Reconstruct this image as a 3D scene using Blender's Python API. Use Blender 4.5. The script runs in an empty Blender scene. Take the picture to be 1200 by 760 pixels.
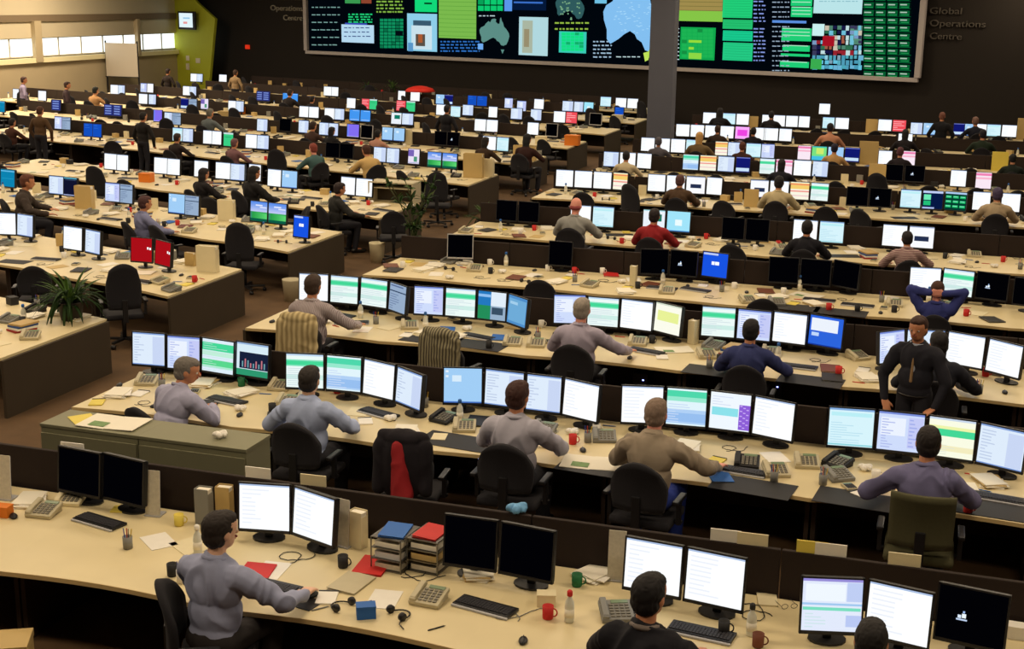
import bpy, bmesh, math, random
import numpy as np
from mathutils import Vector, Matrix, Euler
random.seed(7)
D = bpy.data; SC = bpy.context.scene; COL = SC.collection; PI = math.pi

# ------------------------------------------------------------------ camera, world, light, exposure
F = 1560.0; PITCH = math.atan(383.5/F); ROLL = .014; YAW = math.radians(17.9); H = 4.9
fw = Vector((-math.sin(YAW)*math.cos(PITCH), math.cos(YAW)*math.cos(PITCH), -math.sin(PITCH)))
rt = Vector((math.cos(YAW), math.sin(YAW), 0)); upv = rt.cross(fw)
r2 = rt*math.cos(ROLL)+upv*math.sin(ROLL); u2 = -rt*math.sin(ROLL)+upv*math.cos(ROLL)
cd = D.cameras.new('camera'); cam = D.objects.new('camera', cd); COL.objects.link(cam)
cd.sensor_width = 36; cd.lens = 36*F/1200; cd.clip_end = 300
cam.matrix_world = Matrix(((r2.x, u2.x, -fw.x, 0), (r2.y, u2.y, -fw.y, 0), (r2.z, u2.z, -fw.z, H), (0, 0, 0, 1)))
SC.camera = cam
w = D.worlds.new('world'); SC.world = w; w.use_nodes = True
w.node_tree.nodes['Background'].inputs[0].default_value = (.012, .010, .009, 1)
w.node_tree.nodes['Background'].inputs[1].default_value = 1.0
SC.view_settings.view_transform = 'Standard'; SC.view_settings.look = 'None'
SC.view_settings.exposure = 0.0; SC.view_settings.gamma = 1.0; SC.view_settings.use_curve_mapping = False
CEIL = 6.6
def ceiling_lamp_light(x, y, sx, sy, power, col):
    ld = D.lights.new('ceiling_lamp_light', 'AREA'); ld.shape = 'RECTANGLE'; ld.size = sx; ld.size_y = sy
    ld.energy = power; ld.color = col
    o = D.objects.new('ceiling_lamp_light', ld); o.location = (x, y, CEIL-.12); COL.objects.link(o); return o
LAMP_POWER = 126; LAMP_COL = (1.0, .80, .56)
LAMPS = [(x, y) for y in (4.5, 9.5, 14.5, 19.5, 24.5, 30, 36, 42, 48) for x in (-33, -26, -19, -12, -5, 2)
         if not (x < -19 and y < 14) and not (x < -26 and y < 24)]

# ------------------------------------------------------------------ pixel <-> room helpers
CO = Vector((0, 0, H))
def ray(x, y): return fw*F + r2*(x-600) - u2*(y-380)
def at(x, y, z):
    d = ray(x, y); return CO + d*((z-H)/d.z)
def aty(x, y, Y):
    d = ray(x, y); return CO + d*(Y/d.y)

# ------------------------------------------------------------------ materials
MATS = {}
def mat(name, col, rough=.6, metal=0, var=0, scale=8, bump=0, emit=None, estr=1, spec=.5):
    if name in MATS: return MATS[name]
    m = D.materials.new(name); m.use_nodes = True; nt = m.node_tree; b = nt.nodes['Principled BSDF']
    b.inputs['Base Color'].default_value = (*col, 1); b.inputs['Roughness'].default_value = rough
    b.inputs['Metallic'].default_value = metal; b.inputs['Specular IOR Level'].default_value = spec
    if var or bump:
        tc = nt.nodes.new('ShaderNodeTexCoord'); n = nt.nodes.new('ShaderNodeTexNoise')
        n.inputs['Scale'].default_value = scale; n.inputs['Detail'].default_value = 4
        nt.links.new(tc.outputs['Object'], n.inputs['Vector'])
        if var:
            mx = nt.nodes.new('ShaderNodeMix'); mx.data_type = 'RGBA'
            mx.inputs[6].default_value = (*[c*(1-var) for c in col], 1); mx.inputs[7].default_value = (*[min(1, c*(1+var)) for c in col], 1)
            nt.links.new(n.outputs['Fac'], mx.inputs[0]); nt.links.new(mx.outputs[2], b.inputs['Base Color'])
        if bump:
            bp = nt.nodes.new('ShaderNodeBump'); bp.inputs['Strength'].default_value = bump; bp.inputs['Distance'].default_value = .02
            nt.links.new(n.outputs['Fac'], bp.inputs['Height']); nt.links.new(bp.outputs[0], b.inputs['Normal'])
    if emit:
        b.inputs['Emission Color'].default_value = (*emit, 1); b.inputs['Emission Strength'].default_value = estr
    MATS[name] = m; return m
def stripes(name, c1, c2, scale, axis='X'):
    if name in MATS: return MATS[name]
    m = D.materials.new(name); m.use_nodes = True; nt = m.node_tree; b = nt.nodes['Principled BSDF']; b.inputs['Roughness'].default_value = .85
    tc = nt.nodes.new('ShaderNodeTexCoord'); wv = nt.nodes.new('ShaderNodeTexWave'); wv.bands_direction = axis; wv.inputs['Scale'].default_value = scale; wv.inputs['Distortion'].default_value = 1.5
    nt.links.new(tc.outputs['Object'], wv.inputs['Vector'])
    mx = nt.nodes.new('ShaderNodeMix'); mx.data_type = 'RGBA'; mx.inputs[6].default_value = (*c1, 1); mx.inputs[7].default_value = (*c2, 1)
    nt.links.new(wv.outputs['Color'], mx.inputs[0]); nt.links.new(mx.outputs[2], b.inputs['Base Color']); MATS[name] = m; return m
def screen_material():
    m = D.materials.new('lit_screen'); m.use_nodes = True; nt = m.node_tree; nt.nodes.clear()
    a = nt.nodes.new('ShaderNodeVertexColor'); a.layer_name = 'Col'; e = nt.nodes.new('ShaderNodeEmission'); e.inputs[1].default_value = 1.0
    o = nt.nodes.new('ShaderNodeOutputMaterial'); nt.links.new(a.outputs[0], e.inputs[0]); nt.links.new(e.outputs[0], o.inputs[0])
    m.cycles.emission_sampling = 'NONE'; return m
M_SCR = screen_material()
def srgb(r, g, b): return tuple((c/255)**2.2 for c in (r, g, b))
M_TOP = mat('pale_maple_laminate', srgb(220, 204, 160), .45, var=.07, scale=3)
M_EDGE = mat('maple_edge', srgb(205, 180, 128), .5)
M_PANEL = mat('dark_brown_panel', srgb(58, 46, 36), .7, var=.15, scale=5)
M_SCREENP = mat('dark_fabric_partition', srgb(40, 29, 24), .9, var=.2, scale=60)
M_BLACK = mat('black_plastic', srgb(28, 28, 31), .45, var=.1)
M_OFF = mat('dark_glass', srgb(20, 20, 24), .25)
M_FAB = mat('black_chair_fabric', srgb(34, 33, 38), .95, var=.3, scale=80)
M_CHROME = mat('grey_metal', srgb(120, 118, 115), .35, 1)
M_SILVER = mat('silver_plastic', srgb(178, 178, 182), .4)
M_KEYS = mat('dark_keys', srgb(52, 52, 58), .6)
M_PAPER = mat('white_paper', srgb(238, 232, 214), .8)
M_PAPER2 = mat('newsprint', srgb(206, 196, 172), .85, var=.25, scale=30)
M_BEIGE = mat('beige_phone_plastic', srgb(190, 180, 150), .5, var=.08)
M_BEIGE2 = mat('beige_phone_keys', srgb(120, 116, 104), .5)

# ------------------------------------------------------------------ object helpers
def empty(name, loc=(0, 0, 0), rz=0):
    o = D.objects.new(name, None); o.empty_display_size = .1; o.location = loc; o.rotation_euler = (0, 0, rz); COL.objects.link(o); return o
def tag(o, label, cat=None, group=None, kind=None):
    if label: o['label'] = label
    if cat: o['category'] = cat
    if group: o['group'] = group
    if kind: o['kind'] = kind
    return o
def mobj(name, me, m, parent=None, loc=None, rot=None):
    if not me.materials: me.materials.append(m if not isinstance(m, (list, tuple)) else m[0])
    o = D.objects.new(name, me); COL.objects.link(o)
    if isinstance(m, (list, tuple)): pass
    else: o.material_slots[0].link = 'OBJECT'; o.material_slots[0].material = m
    if parent: o.parent = parent
    if loc is not None: o.location = loc
    if rot is not None: o.rotation_euler = rot
    return o
def dup(root, loc=None, rz=None, label=None, group=None, mats=None):
    c = root.copy(); COL.objects.link(c)
    if loc is not None: c.location = loc
    if rz is not None: c.rotation_euler = (0, 0, rz)
    if label: c['label'] = label
    if group: c['group'] = group
    def kids(a, b):
        for ch in KIDS.get(a.name, ()):
            d = ch.copy(); COL.objects.link(d); d.parent = b; kids(ch, d)
    kids(root, c); return c
KIDS = {}
def freeze(root):
    for ch in root.children:
        KIDS.setdefault(root.name, []).append(ch); freeze(ch)
    return root
def bm_box(bm, c, s, rot=None, bev=0):
    mtx = Matrix.Translation(c) @ (rot.to_4x4() if rot is not None else Matrix.Identity(4)) @ Matrix.Diagonal((*s, 1))
    r = bmesh.ops.create_cube(bm, size=1, matrix=mtx)
    if bev:
        es = list({e for v in r['verts'] for e in v.link_edges}); bmesh.ops.bevel(bm, geom=es, offset=bev, segments=2, affect='EDGES', profile=.6)
def bm_cyl(bm, p0, p1, r0, r1=None, seg=10, cap=True):
    p0, p1 = Vector(p0), Vector(p1); d = p1-p0; L = d.length
    q = d.to_track_quat('Z', 'Y').to_matrix().to_4x4()
    bmesh.ops.create_cone(bm, cap_ends=cap, segments=seg, radius1=r0, radius2=r0 if r1 is None else r1, depth=L, matrix=Matrix.Translation((p0+p1)/2) @ q)
def mesh(bm, name, smooth=False):
    me = D.meshes.new(name); bm.to_mesh(me); bm.free()
    if smooth:
        for p in me.polygons: p.use_smooth = True
    return me
def box_mesh(name, c, s, bev=0, rot=None):
    bm = bmesh.new(); bm_box(bm, c, s, rot, bev); return mesh(bm, name, False)
def prism(name, pts, z0, z1):
    bm = bmesh.new(); lo = [bm.verts.new((x, y, z0)) for x, y in pts]; hi = [bm.verts.new((x, y, z1)) for x, y in pts]
    bm.faces.new(lo[::-1]); bm.faces.new(hi); n = len(pts)
    for i in range(n): bm.faces.new((lo[i], lo[(i+1) % n], hi[(i+1) % n], hi[i]))
    return mesh(bm, name)
def lathe(name, prof, seg=16, smooth=True):
    bm = bmesh.new(); rings = []
    for r, z in prof: rings.append([bm.verts.new((r*math.cos(2*PI*i/seg), r*math.sin(2*PI*i/seg), z)) for i in range(seg)])
    for a, b in zip(rings, rings[1:]):
        for i in range(seg): bm.faces.new((a[i], a[(i+1) % seg], b[(i+1) % seg], b[i]))
    bm.faces.new(rings[0][::-1]); bm.faces.new(rings[-1]); return mesh(bm, name, smooth)
def tube(name, pts, r, seg=6):
    bm = bmesh.new()
    for a, b in zip(pts, pts[1:]): bm_cyl(bm, a, b, r, seg=seg)
    return mesh(bm, name, True)

# ------------------------------------------------------------------ screen pictures: rectangles painted on a fine grid of quads
def rects_mesh(name, w, h, rects, base):
    xs = sorted({0., 1.} | {round(min(1, max(0, v)), 4) for r in rects for v in (r[0], r[2])})
    ys = sorted({0., 1.} | {round(min(1, max(0, v)), 4) for r in rects for v in (r[1], r[3])})
    nx, ny = len(xs)-1, len(ys)-1
    col = np.zeros((ny, nx, 3)); col[:] = base
    cx = (np.array(xs[1:])+np.array(xs[:-1]))/2; cy = (np.array(ys[1:])+np.array(ys[:-1]))/2
    for x0, y0, x1, y1, c in rects:
        col[np.ix_((cy > y0) & (cy < y1), (cx > x0) & (cx < x1))] = c
    V = [(w*(x-.5), 0, h*(.5-y)) for y in ys for x in xs]
    Fc = [(j*(nx+1)+i, (j+1)*(nx+1)+i, (j+1)*(nx+1)+i+1, j*(nx+1)+i+1) for j in range(ny) for i in range(nx)]
    me = D.meshes.new(name); me.from_pydata(V, [], Fc)
    ca = me.color_attributes.new('Col', 'FLOAT_COLOR', 'CORNER')
    arr = np.ones((nx*ny, 4, 4)); arr[:, :, :3] = col.reshape(-1, 1, 3)
    ca.data.foreach_set('color', arr.ravel()); me.materials.append(M_SCR); return me
def C(r, g, b, k=1.0): return tuple(c*k for c in srgb(r, g, b))
WHT = C(250, 253, 255, 1.06); PALE = C(222, 236, 252); GRN = C(70, 215, 150); LTG = C(175, 238, 215); GREY = C(165, 180, 205); LAV = C(196, 202, 246)
def lines(R, x0, y0, x1, y1, n, col, fill=.6, h=.35):
    for i in range(n):
        y = y0+(y1-y0)*(i+.3)/n; L = R.choice((.35, .5, .7, .9, 1.))
        R and out.append((x0, y, x0+(x1-x0)*L*fill, y+(y1-y0)/n*h, col))
out = []
def screen_rects(code, R):
    global out; out = []
    def ln(*a, **k): lines(R, *a, **k)
    base = WHT
    if code == 'W':
        out.append((0, 0, 1, .035, C(170, 190, 225))); ln(.06, .08, .94, .9, 9, C(238, 242, 250))
    elif code == 'w':
        base = PALE; out.append((0, 0, 1, .04, C(130, 160, 215))); out.append((.62, .1, .97, .95, C(200, 214, 244))); ln(.05, .1, .55, .9, 10, C(190, 205, 232)); out.append((0, .96, 1, 1, C(120, 150, 210)))
    elif code == 'G':
        base = C(236, 250, 247); out.append((0, 0, 1, .05, C(190, 215, 240))); out.append((0, .16, 1, .36, C(130, 228, 190))); out.append((0, .20, 1, .32, GRN)); out.append((0, .6, 1, .75, C(205, 238, 230))); ln(.04, .4, .96, .95, 9, C(205, 222, 228), fill=.9)
    elif code == 'S':
        base = C(222, 238, 250); out += [(0, .1, 1, .34, GRN), (0, .36, 1, .5, C(190, 240, 215)), (0, .62, 1, .8, C(90, 215, 140)), (0, .8, 1, .86, C(170, 235, 205))]; ln(.03, .05, .97, .98, 14, C(200, 225, 225), fill=.9, h=.2)
    elif code == 'D':
        base = C(215, 236, 246); out += [(.1, .28, 1, .78, C(30, 38, 62)), (0, .8, 1, 1, C(50, 150, 110)), (0, 0, 1, .05, C(150, 180, 220))]
        for i in range(9): out.append((.18+.085*i, .72-.04*R.randint(1, 6), .22+.085*i, .74, C(200, 120, 130) if i % 2 else C(110, 160, 170)))
    elif code == 'b':
        base = C(160, 205, 246); out += [(.22, .2, .46, .38, C(215, 236, 252)), (0, .95, 1, 1, C(70, 110, 190)), (.05, .06, .12, .12, C(230, 240, 250)), (.05, .2, .12, .26, C(230, 240, 250))]
    elif code == 'B':
        base = C(48, 100, 220); out += [(.05, .08, .85, .5, C(236, 243, 253)), (.08, .56, .3, .68, C(190, 214, 250)), (0, .95, 1, 1, C(30, 60, 150))]
    elif code == 'u':
        base = C(30, 84, 225); out += [(.36, .36, .48, .5, WHT), (.5, .36, .66, .5, WHT), (.02, .02, .6, .1, C(190, 205, 240))]
    elif code == 'n':
        base = C(26, 80, 190); out += [(.1, .1, .5, .14, C(60, 120, 225)), (.1, .3, .6, .33, C(60, 120, 225))]
    elif code == 'q':
        base = C(20, 130, 175); out += [(0, .06, 1, .12, C(110, 190, 230)), (.1, .5, .9, .53, C(40, 160, 200))]
    elif code == 'L':
        base = C(206, 220, 252); out += [(0, 0, 1, .05, C(120, 140, 215)), (.06, .14, .6, .6, C(235, 242, 255)), (.66, .1, .98, .9, LAV)]; ln(.08, .16, .56, .95, 11, C(172, 184, 236)); ln(.68, .12, .96, .9, 8, C(160, 172, 235))
    elif code == 'l':
        base = C(150, 172, 200); out += [(0, .25, 1, .29, C(40, 60, 90)), (.05, .05, .8, .1, C(90, 110, 150))]; ln(.05, .35, .95, .95, 7, C(110, 130, 165))
    elif code == 'C':
        base = C(214, 244, 252); out += [(0, 0, 1, .05, C(130, 170, 220)), (.05, .1, .95, .2, C(185, 238, 246)), (0, .93, 1, .97, C(140, 210, 220))]; ln(.05, .35, .95, .92, 9, C(185, 225, 240), fill=.8)
    elif code == 'N':
        base = C(226, 234, 252); out += [(0, 0, 1, .05, C(150, 140, 215)), (.06, .1, .72, .42, C(240, 248, 255)), (.74, .06, 1, .42, C(190, 205, 244)), (0, .46, 1, .50, C(160, 200, 240)), (.02, .54, .98, .60, C(120, 222, 190)), (.74, .68, 1, .9, C(185, 200, 244))]; ln(.06, .64, .7, .95, 5, C(205, 230, 235))
    elif code == 'c':
        base = C(160, 228, 250); out += [(.35, .4, .65, .7, C(235, 252, 255)), (0, .94, 1, 1, C(60, 120, 190))]
    elif code == 'H':
        base = C(225, 245, 252); out += [(0, .05, 1, .22, C(80, 215, 170)), (0, .22, 1, .34, C(150, 232, 205)), (0, .56, 1, .95, C(175, 208, 246)), (0, .66, 1, .9, C(150, 190, 240))]; ln(.04, .4, .95, .94, 8, C(200, 218, 246))
    elif code == 'p':
        base = C(240, 248, 255); out += [(.05, .4, .7, .62, C(140, 225, 235)), (.72, .28, 1, .96, C(140, 95, 215))]; ln(.05, .08, .9, .36, 4, C(215, 225, 245))
        for i in range(14): out.append((.74+.08*(i % 3), .3+.045*i, .8+.08*(i % 3), .33+.045*i, C(200, 170, 245)))
    elif code == 'Y':
        base = C(250, 252, 228); out += [(0, .2, 1, .42, C(238, 244, 170)), (0, .28, 1, .46, GRN if R.random() < .5 else C(240, 226, 120)), (0, .7, 1, .84, C(243, 236, 190)), (0, 0, 1, .05, C(200, 215, 235))]; ln(.04, .5, .96, .95, 8, C(228, 232, 215))
    elif code == 'y':
        base = C(250, 246, 225); out += [(0, .05, 1, .4, C(245, 205, 110)), (0, .1, 1, .16, C(240, 120, 100)), (0, .48, 1, .56, C(240, 150, 140)), (0, .75, 1, .8, C(240, 190, 200))]
    elif code == 'E':
        base = C(252, 252, 236); out += [(.1, .25, .9, .6, C(232, 242, 150)), (0, 0, 1, .05, C(210, 220, 200))]
    elif code == 'g':
        base = C(120, 225, 130); out += [(0, .0, 1, .08, C(70, 190, 190)), (.3, .12, .8, .55, C(205, 235, 110)), (0, .7, 1, 1, C(70, 190, 225))]
    elif code == 'm':
        base = C(60, 205, 130); out += [(0, 0, 1, .12, C(200, 225, 225)), (.1, .3, .8, .34, C(30, 150, 90))]
    elif code == 'h':
        base = C(235, 242, 250); out += [(.3, .2, .85, .55, C(20, 120, 100)), (0, 0, 1, .05, C(160, 215, 225))]
    elif code == 'x':
        base = C(250, 251, 255); out += [(.22, .45, .8, .68, C(40, 50, 80)), (0, 0, 1, .05, C(150, 165, 200))]
    elif code == 'R':
        base = C(168, 22, 30); out += [(.76, .36, .84, .46, WHT), (.87, .38, .95, .48, WHT)]
    elif code == 'r':
        base = C(240, 80, 90); ln(.05, .08, .95, .92, 5, C(255, 200, 205), fill=1, h=.25)
    elif code == 'P':
        base = C(250, 232, 244); out += [(0, .05, 1, .2, C(240, 130, 180)), (0, .3, 1, .42, C(250, 180, 205))]
    elif code == 'M':
        base = C(250, 170, 250); out += [(.15, .25, .85, .75, C(238, 70, 225))]
    elif code == 'v':
        base = C(130, 110, 240); out += [(0, 0, .15, 1, C(110, 130, 245)), (0, .95, 1, 1, C(190, 190, 250))]
    elif code == 'd':
        base = C(14, 30, 70); out += [(0, 0, 1, .12, C(190, 205, 245)), (.05, .2, .4, .5, C(110, 235, 180)), (.05, .55, .4, .8, C(40, 190, 120)), (0, .9, .6, 1, C(170, 190, 240))]
    elif code == 'e':
        base = C(12, 60, 50); out.append((0, 0, 1, .1, C(170, 205, 240)))
        for i in range(3):
            for j in range(3): out.append((.04+.33*i, .2+.26*j, .3+.33*i, .34+.26*j, C(30, 185, 100))); out.append((.06+.33*i, .24+.26*j, .26+.33*i, .27+.26*j, C(150, 235, 220)))
    elif code == 'O':
        base = C(24, 30, 110); out += [(0, .7, .95, .92, C(200, 225, 250)), (0, 0, 1, .06, C(110, 120, 200))]
    elif code == 'o':
        base = C(40, 50, 120)
        for i in range(4): out.append((.1, .1+.22*i, .8, .2+.22*i, C(130, 150, 215)))
    elif code == 'T':
        base = C(60, 140, 110); hor = .5
        for i in range(10): k = i/9; out.append((0, i*.05, 1, i*.05+.06, C(90+100*k, 140+60*k, 235+10*k)))
        for i in range(10): out.append((0, .5+.022*abs(i-5 if R.random() < .9 else 5), 1, .56, C(70, 170, 110)) if i == 0 else (.1*i, .5+.012*i, 1, 1, C(40+6*i, 150+7*i, 70+5*i)))
        out += [(.0, .85, 1, 1, C(20, 90, 70)), (.3, .15, .7, .22, C(225, 232, 255)), (.55, .25, .95, .31, C(225, 232, 255))]
    elif code == 't':
        base = C(40, 120, 190); out += [(0, .5, .45, 1, C(40, 140, 90)), (.46, 0, 1, .5, C(225, 238, 250)), (.46, .5, 1, 1, C(150, 175, 200)), (.5, .55, .9, .8, C(60, 80, 100)), (0, .1, .45, .2, C(140, 190, 240))]
    elif code == 'a':
        base = C(80, 140, 200); out += [(.05, .1, .95, .9, C(110, 170, 215)), (.1, .2, .5, .3, C(160, 205, 235))]
    elif code == 'A':
        base = C(70, 150, 240); out += [(.3, .05, .9, .1, C(150, 200, 255)), (.1, .85, .9, .9, C(180, 205, 240))]
    elif code == 'z':
        base = C(235, 225, 245); out += [(0, .05, .5, .5, C(120, 100, 180)), (.5, .5, .8, .85, C(80, 150, 120)), (0, .9, 1, .95, C(160, 170, 210))]
    elif code in 'Kk':
        base = C(9, 9, 13); 
        if code == 'k':
            out += [(.3, .5, .35, .56, C(220, 235, 255)), (.36, .47, .42, .55, C(240, 250, 255)), (.28, .57, .44, .6, C(190, 210, 240)), (.37, .42, .40, .46, C(160, 190, 240))]
    elif code == 'j':
        base = C(24, 26, 50); out += [(.1, .1, .9, .14, C(60, 80, 110)), (0, .94, 1, 1, C(170, 180, 225)), (0, .0, 1, .05, C(100, 190, 220))]
    return base, out
LOOK = {'W': 'plain white', 'w': 'pale blue-white', 'G': 'green-banded white', 'S': 'bright green-striped', 'D': 'dark-chart', 'b': 'light blue', 'B': 'deep blue windowed', 'u': 'saturated blue', 'n': 'royal blue', 'q': 'teal blue', 'L': 'lavender', 'l': 'dimmed grey-blue', 'C': 'pale cyan', 'N': 'pale lavender-blue', 'c': 'glowing sky blue', 'H': 'green-over-blue', 'p': 'white and purple', 'Y': 'yellow and green', 'y': 'orange and yellow', 'E': 'white and lime', 'g': 'yellow-green chart', 'm': 'solid green', 'h': 'white with green box', 'x': 'white with dark box', 'R': 'deep red', 'r': 'pinkish red', 'P': 'pink-headed white', 'M': 'magenta', 'v': 'violet', 'd': 'navy and green', 'e': 'dark green table', 'O': 'navy and white', 'o': 'dark blue striped', 'T': 'green-hill landscape', 't': 'picture-filled', 'a': 'muted blue', 'A': 'bright blue', 'z': 'white and violet', 'K': 'switched-off black', 'k': 'black with tiny white logo', 'j': 'dark navy'}
MW, MH = .43, .395
SCRM = {}
def screen_mesh(code, v):
    if (code, v) not in SCRM:
        R = random.Random(ord(code)*7+v); base, rc = screen_rects(code, R)
        SCRM[code, v] = rects_mesh('screen_'+LOOK[code].replace(' ', '_'),   .402, .362, rc, base)
    return SCRM[code, v]
# monitor protos (origin on the desk, screen faces -Y)
def monitor_parts():
    P = {}
    bm = bmesh.new(); w_, h_ = .422, MH; t = .012
    for c, s in (((0, 0, h_/2-t/2), (w_, .03, t)), ((0, 0, -h_/2+t), (w_, .03, t*2)), ((-w_/2+t/2, 0, 0), (t, .03, h_)), ((w_/2-t/2, 0, 0), (t, .03, h_))): bm_box(bm, c, s)
    P['bezel'] = mesh(bm, 'bezel')
    bm = bmesh.new(); bm_box(bm, (0, .03, 0), (w_-.01, .035, h_-.01), bev=.012); bm_box(bm, (0, .055, 0), (.24, .03, .2), bev=.01); P['back_shell'] = mesh(bm, 'back_shell')
    bm = bmesh.new(); bm_box(bm, (0, .085, .0), (.06, .03, .245), bev=.006); P['stand_neck'] = mesh(bm, 'stand_neck')
    P['stand_base'] = prism('stand_base', [(.13*math.cos(a)*(1 if math.sin(a) > 0 else 1), .08+.10*math.sin(a)) for a in [2*PI*i/16 for i in range(16)]], 0, .015)
    return P
MP = monitor_parts(); LIFT = .09
M_BACKP = M_BLACK
def monitor(loc, rz, code, label, group, bez=None, width=1, tilt=-.10, v=0):
    r = empty('monitor', loc, rz); tag(r, label, 'monitor', group)
    if width != 1: r.scale = (width, 1, 1)
    b = mobj('bezel', MP['bezel'], bez or M_BLACK, r, (0, 0, LIFT+MH/2), (tilt, 0, 0))
    s = mobj('screen', screen_mesh(code, v), [M_SCR], r, (0, -.008, LIFT+MH/2+.004), (tilt, 0, 0))
    mobj('back_shell', MP['back_shell'], M_BACKP, r, (0, 0, LIFT+MH/2), (tilt, 0, 0))
    mobj('stand_neck', MP['stand_neck'], M_BLACK, r, (0, 0, LIFT+.04))
    mobj('stand_base', MP['stand_base'], M_BLACK, r, (0, 0, 0))
    return r
#@@STRUCT
# ------------------------------------------------------------------ the room
DZ = .73                      # desk height
WL = -37.0                    # left wall
a0, a1 = at(362, 59, 2.3), at(1071, 91, 2.3)      # the display's lower edge lies along the end wall
wdir = Vector((a1.x-a0.x, a1.y-a0.y, 0)).normalized(); wn = Vector((wdir.y, -wdir.x, 0))   # wn points into the room
WYAW = math.atan2(wdir.y, wdir.x)
W0 = Vector((a0.x, a0.y, 0)) - wn*.25
def onwall(x, y, off=.25):                        # pixel -> (distance along the wall from W0, height)
    d = ray(x, y); P0 = W0+wn*off; t = (P0-CO).dot(wn)/d.dot(wn); q = CO+d*t
    return (q-W0).dot(wdir), q.z
def wl(s, off, z=0): return W0 + wdir*s + wn*off + Vector((0, 0, z))
def wall_box(name, s0, s1, o0, o1, z0, z1, m, parent=None):
    me = box_mesh(name, ((s0+s1)/2, -(o0+o1)/2, (z0+z1)/2), (s1-s0, abs(o1-o0), z1-z0)); 
    o = mobj(name, me, m, parent)
    if parent is None: o.location = W0; o.rotation_euler = (0, 0, WYAW)
    return o
M_FLOOR = mat('brown_carpet', srgb(92, 70, 46), .95, var=.35, scale=3)
M_WALLD = mat('dark_feature_wall', srgb(34, 28, 22), .9, var=.06, scale=.6)
M_WALLB = mat('beige_wall', srgb(176, 160, 128), .8, var=.05, scale=1)
M_CEILM = mat('ceiling_white', srgb(70, 66, 60), .9)
def tri_box(name, c, s, m, label, kind='structure'):
    o = mobj(name, box_mesh(name, (0, 0, 0), s), m, None, c); tag(o, label, None, None, kind); return o
tri_box('floor', (-14, 27, -.1), (54, 66, .2), M_FLOOR, 'dark brown carpet under all the desk rows')
tri_box('ceiling', (-14, 31, CEIL+.1), (54, 62, .2), M_CEILM, 'dark ceiling above the trading floor')
sR = (12.0-W0.x)/wdir.x; sL = (WL-W0.x)/wdir.x
o = wall_box('wall_back', sL, sR, -.3, 0, 0, CEIL, M_WALLD); tag(o, 'dark brown end wall carrying the big display', kind='structure')
tri_box('wall_right', (12.2, 27, CEIL/2), (.3, 60, CEIL), M_WALLD, 'dark wall closing the floor on its far side')
# left wall with its band of windows
Y0L, Y1L = 8.0, W0.y+sL*wdir.y+.5
def lw(name, x0, x1, z0, z1, m, label, y0=Y0L, y1=Y1L):
    return tri_box(name, ((x0+x1)/2, (y0+y1)/2, (z0+z1)/2), (x1-x0, y1-y0, z1-z0), m, label)
lw('wall_left', WL-.3, WL, 0, 1.98, M_WALLB, 'beige wall below the band of windows')
lw('wall_left_upper', WL-.3, WL, 2.95, CEIL, mat('cream_upper_wall', srgb(196, 184, 156), .8, var=.04, scale=1), 'cream wall above the band of windows')
lw('trim_1', WL-.25, WL+.16, 1.92, 2.12, mat('cream_sill', srgb(236, 226, 180), .6), 'cream window ledge running along the side wall')
lw('trim_2', WL, WL+.10, 3.62, 3.90, mat('grey_brown_beam', srgb(120, 104, 82), .8), 'grey-brown beam running along the side wall')
M_PANE = mat('daylight_pane', (.8, .9, 1), .3, emit=(.88, .97, 1), estr=1.25); M_PANE.cycles.emission_sampling = 'FRONT'
M_FRAME = mat('window_frame', srgb(190, 182, 160), .6)
ny = int((Y1L-Y0L)/1.62); n_w = 0
for i in range(ny):
    ya = Y0L+i*1.62; yb = ya+1.6
    wo = tri_box('window_%d' % (i+1), (WL-.14, (ya+yb)/2, 2.56), (.02, yb-ya, .72), M_PANE, 'white daylit pane in the long side-wall window band')
    bm = bmesh.new()
    for c, s in (((0, -(yb-ya)/2, 0), (.05, .04, .80)), ((0, (yb-ya)/2, 0), (.05, .04, .80)), ((0, 0, .38), (.08, yb-ya, .05)), ((0, 0, -.38), (.08, yb-ya, .05))): bm_box(bm, c, s)
    mobj('window_frame', mesh(bm, 'window_frame'), M_FRAME, wo, (.03, 0, 0))
for px_, nm in ((42, 'trim_3'), (160, 'trim_4')):
    q = ray(px_, 60); t = (WL-CO.x)/q.x; yq = (CO+q*t).y
    tri_box(nm, (WL+.10, yq, 2.8), (.2, .45 if px_ == 42 else .2, 1.7), M_WALLB, 'beige pier standing between window panes')
# green wall panel, a thick slab with a slanting top
gp = [onwall(x, y, 1.6) for x, y in ((198, 92), (243, 92), (252, 22), (231, 3), (222, -8), (205, -8), (201, 40))]
bm = bmesh.new(); fr = [bm.verts.new((s, -1.6, max(0, z) if i > 1 else 0)) for i, (s, z) in enumerate(gp)]; bk = [bm.verts.new((v.co.x, -1.45, v.co.z)) for v in fr]
bm.faces.new(fr); bm.faces.new(bk[::-1])
for i in range(len(fr)): bm.faces.new((fr[i], bk[i], bk[(i+1) % len(fr)], fr[(i+1) % len(fr)]))
o = mobj('wall_panel', mesh(bm, 'wall_panel'), mat('lime_green_paint', srgb(170, 176, 42), .7, var=.12, scale=1.2), None, W0, (0, 0, WYAW)); tag(o, 'lime green wall panel with slanted top beside the dark end wall', None, None, 'structure')
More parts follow.
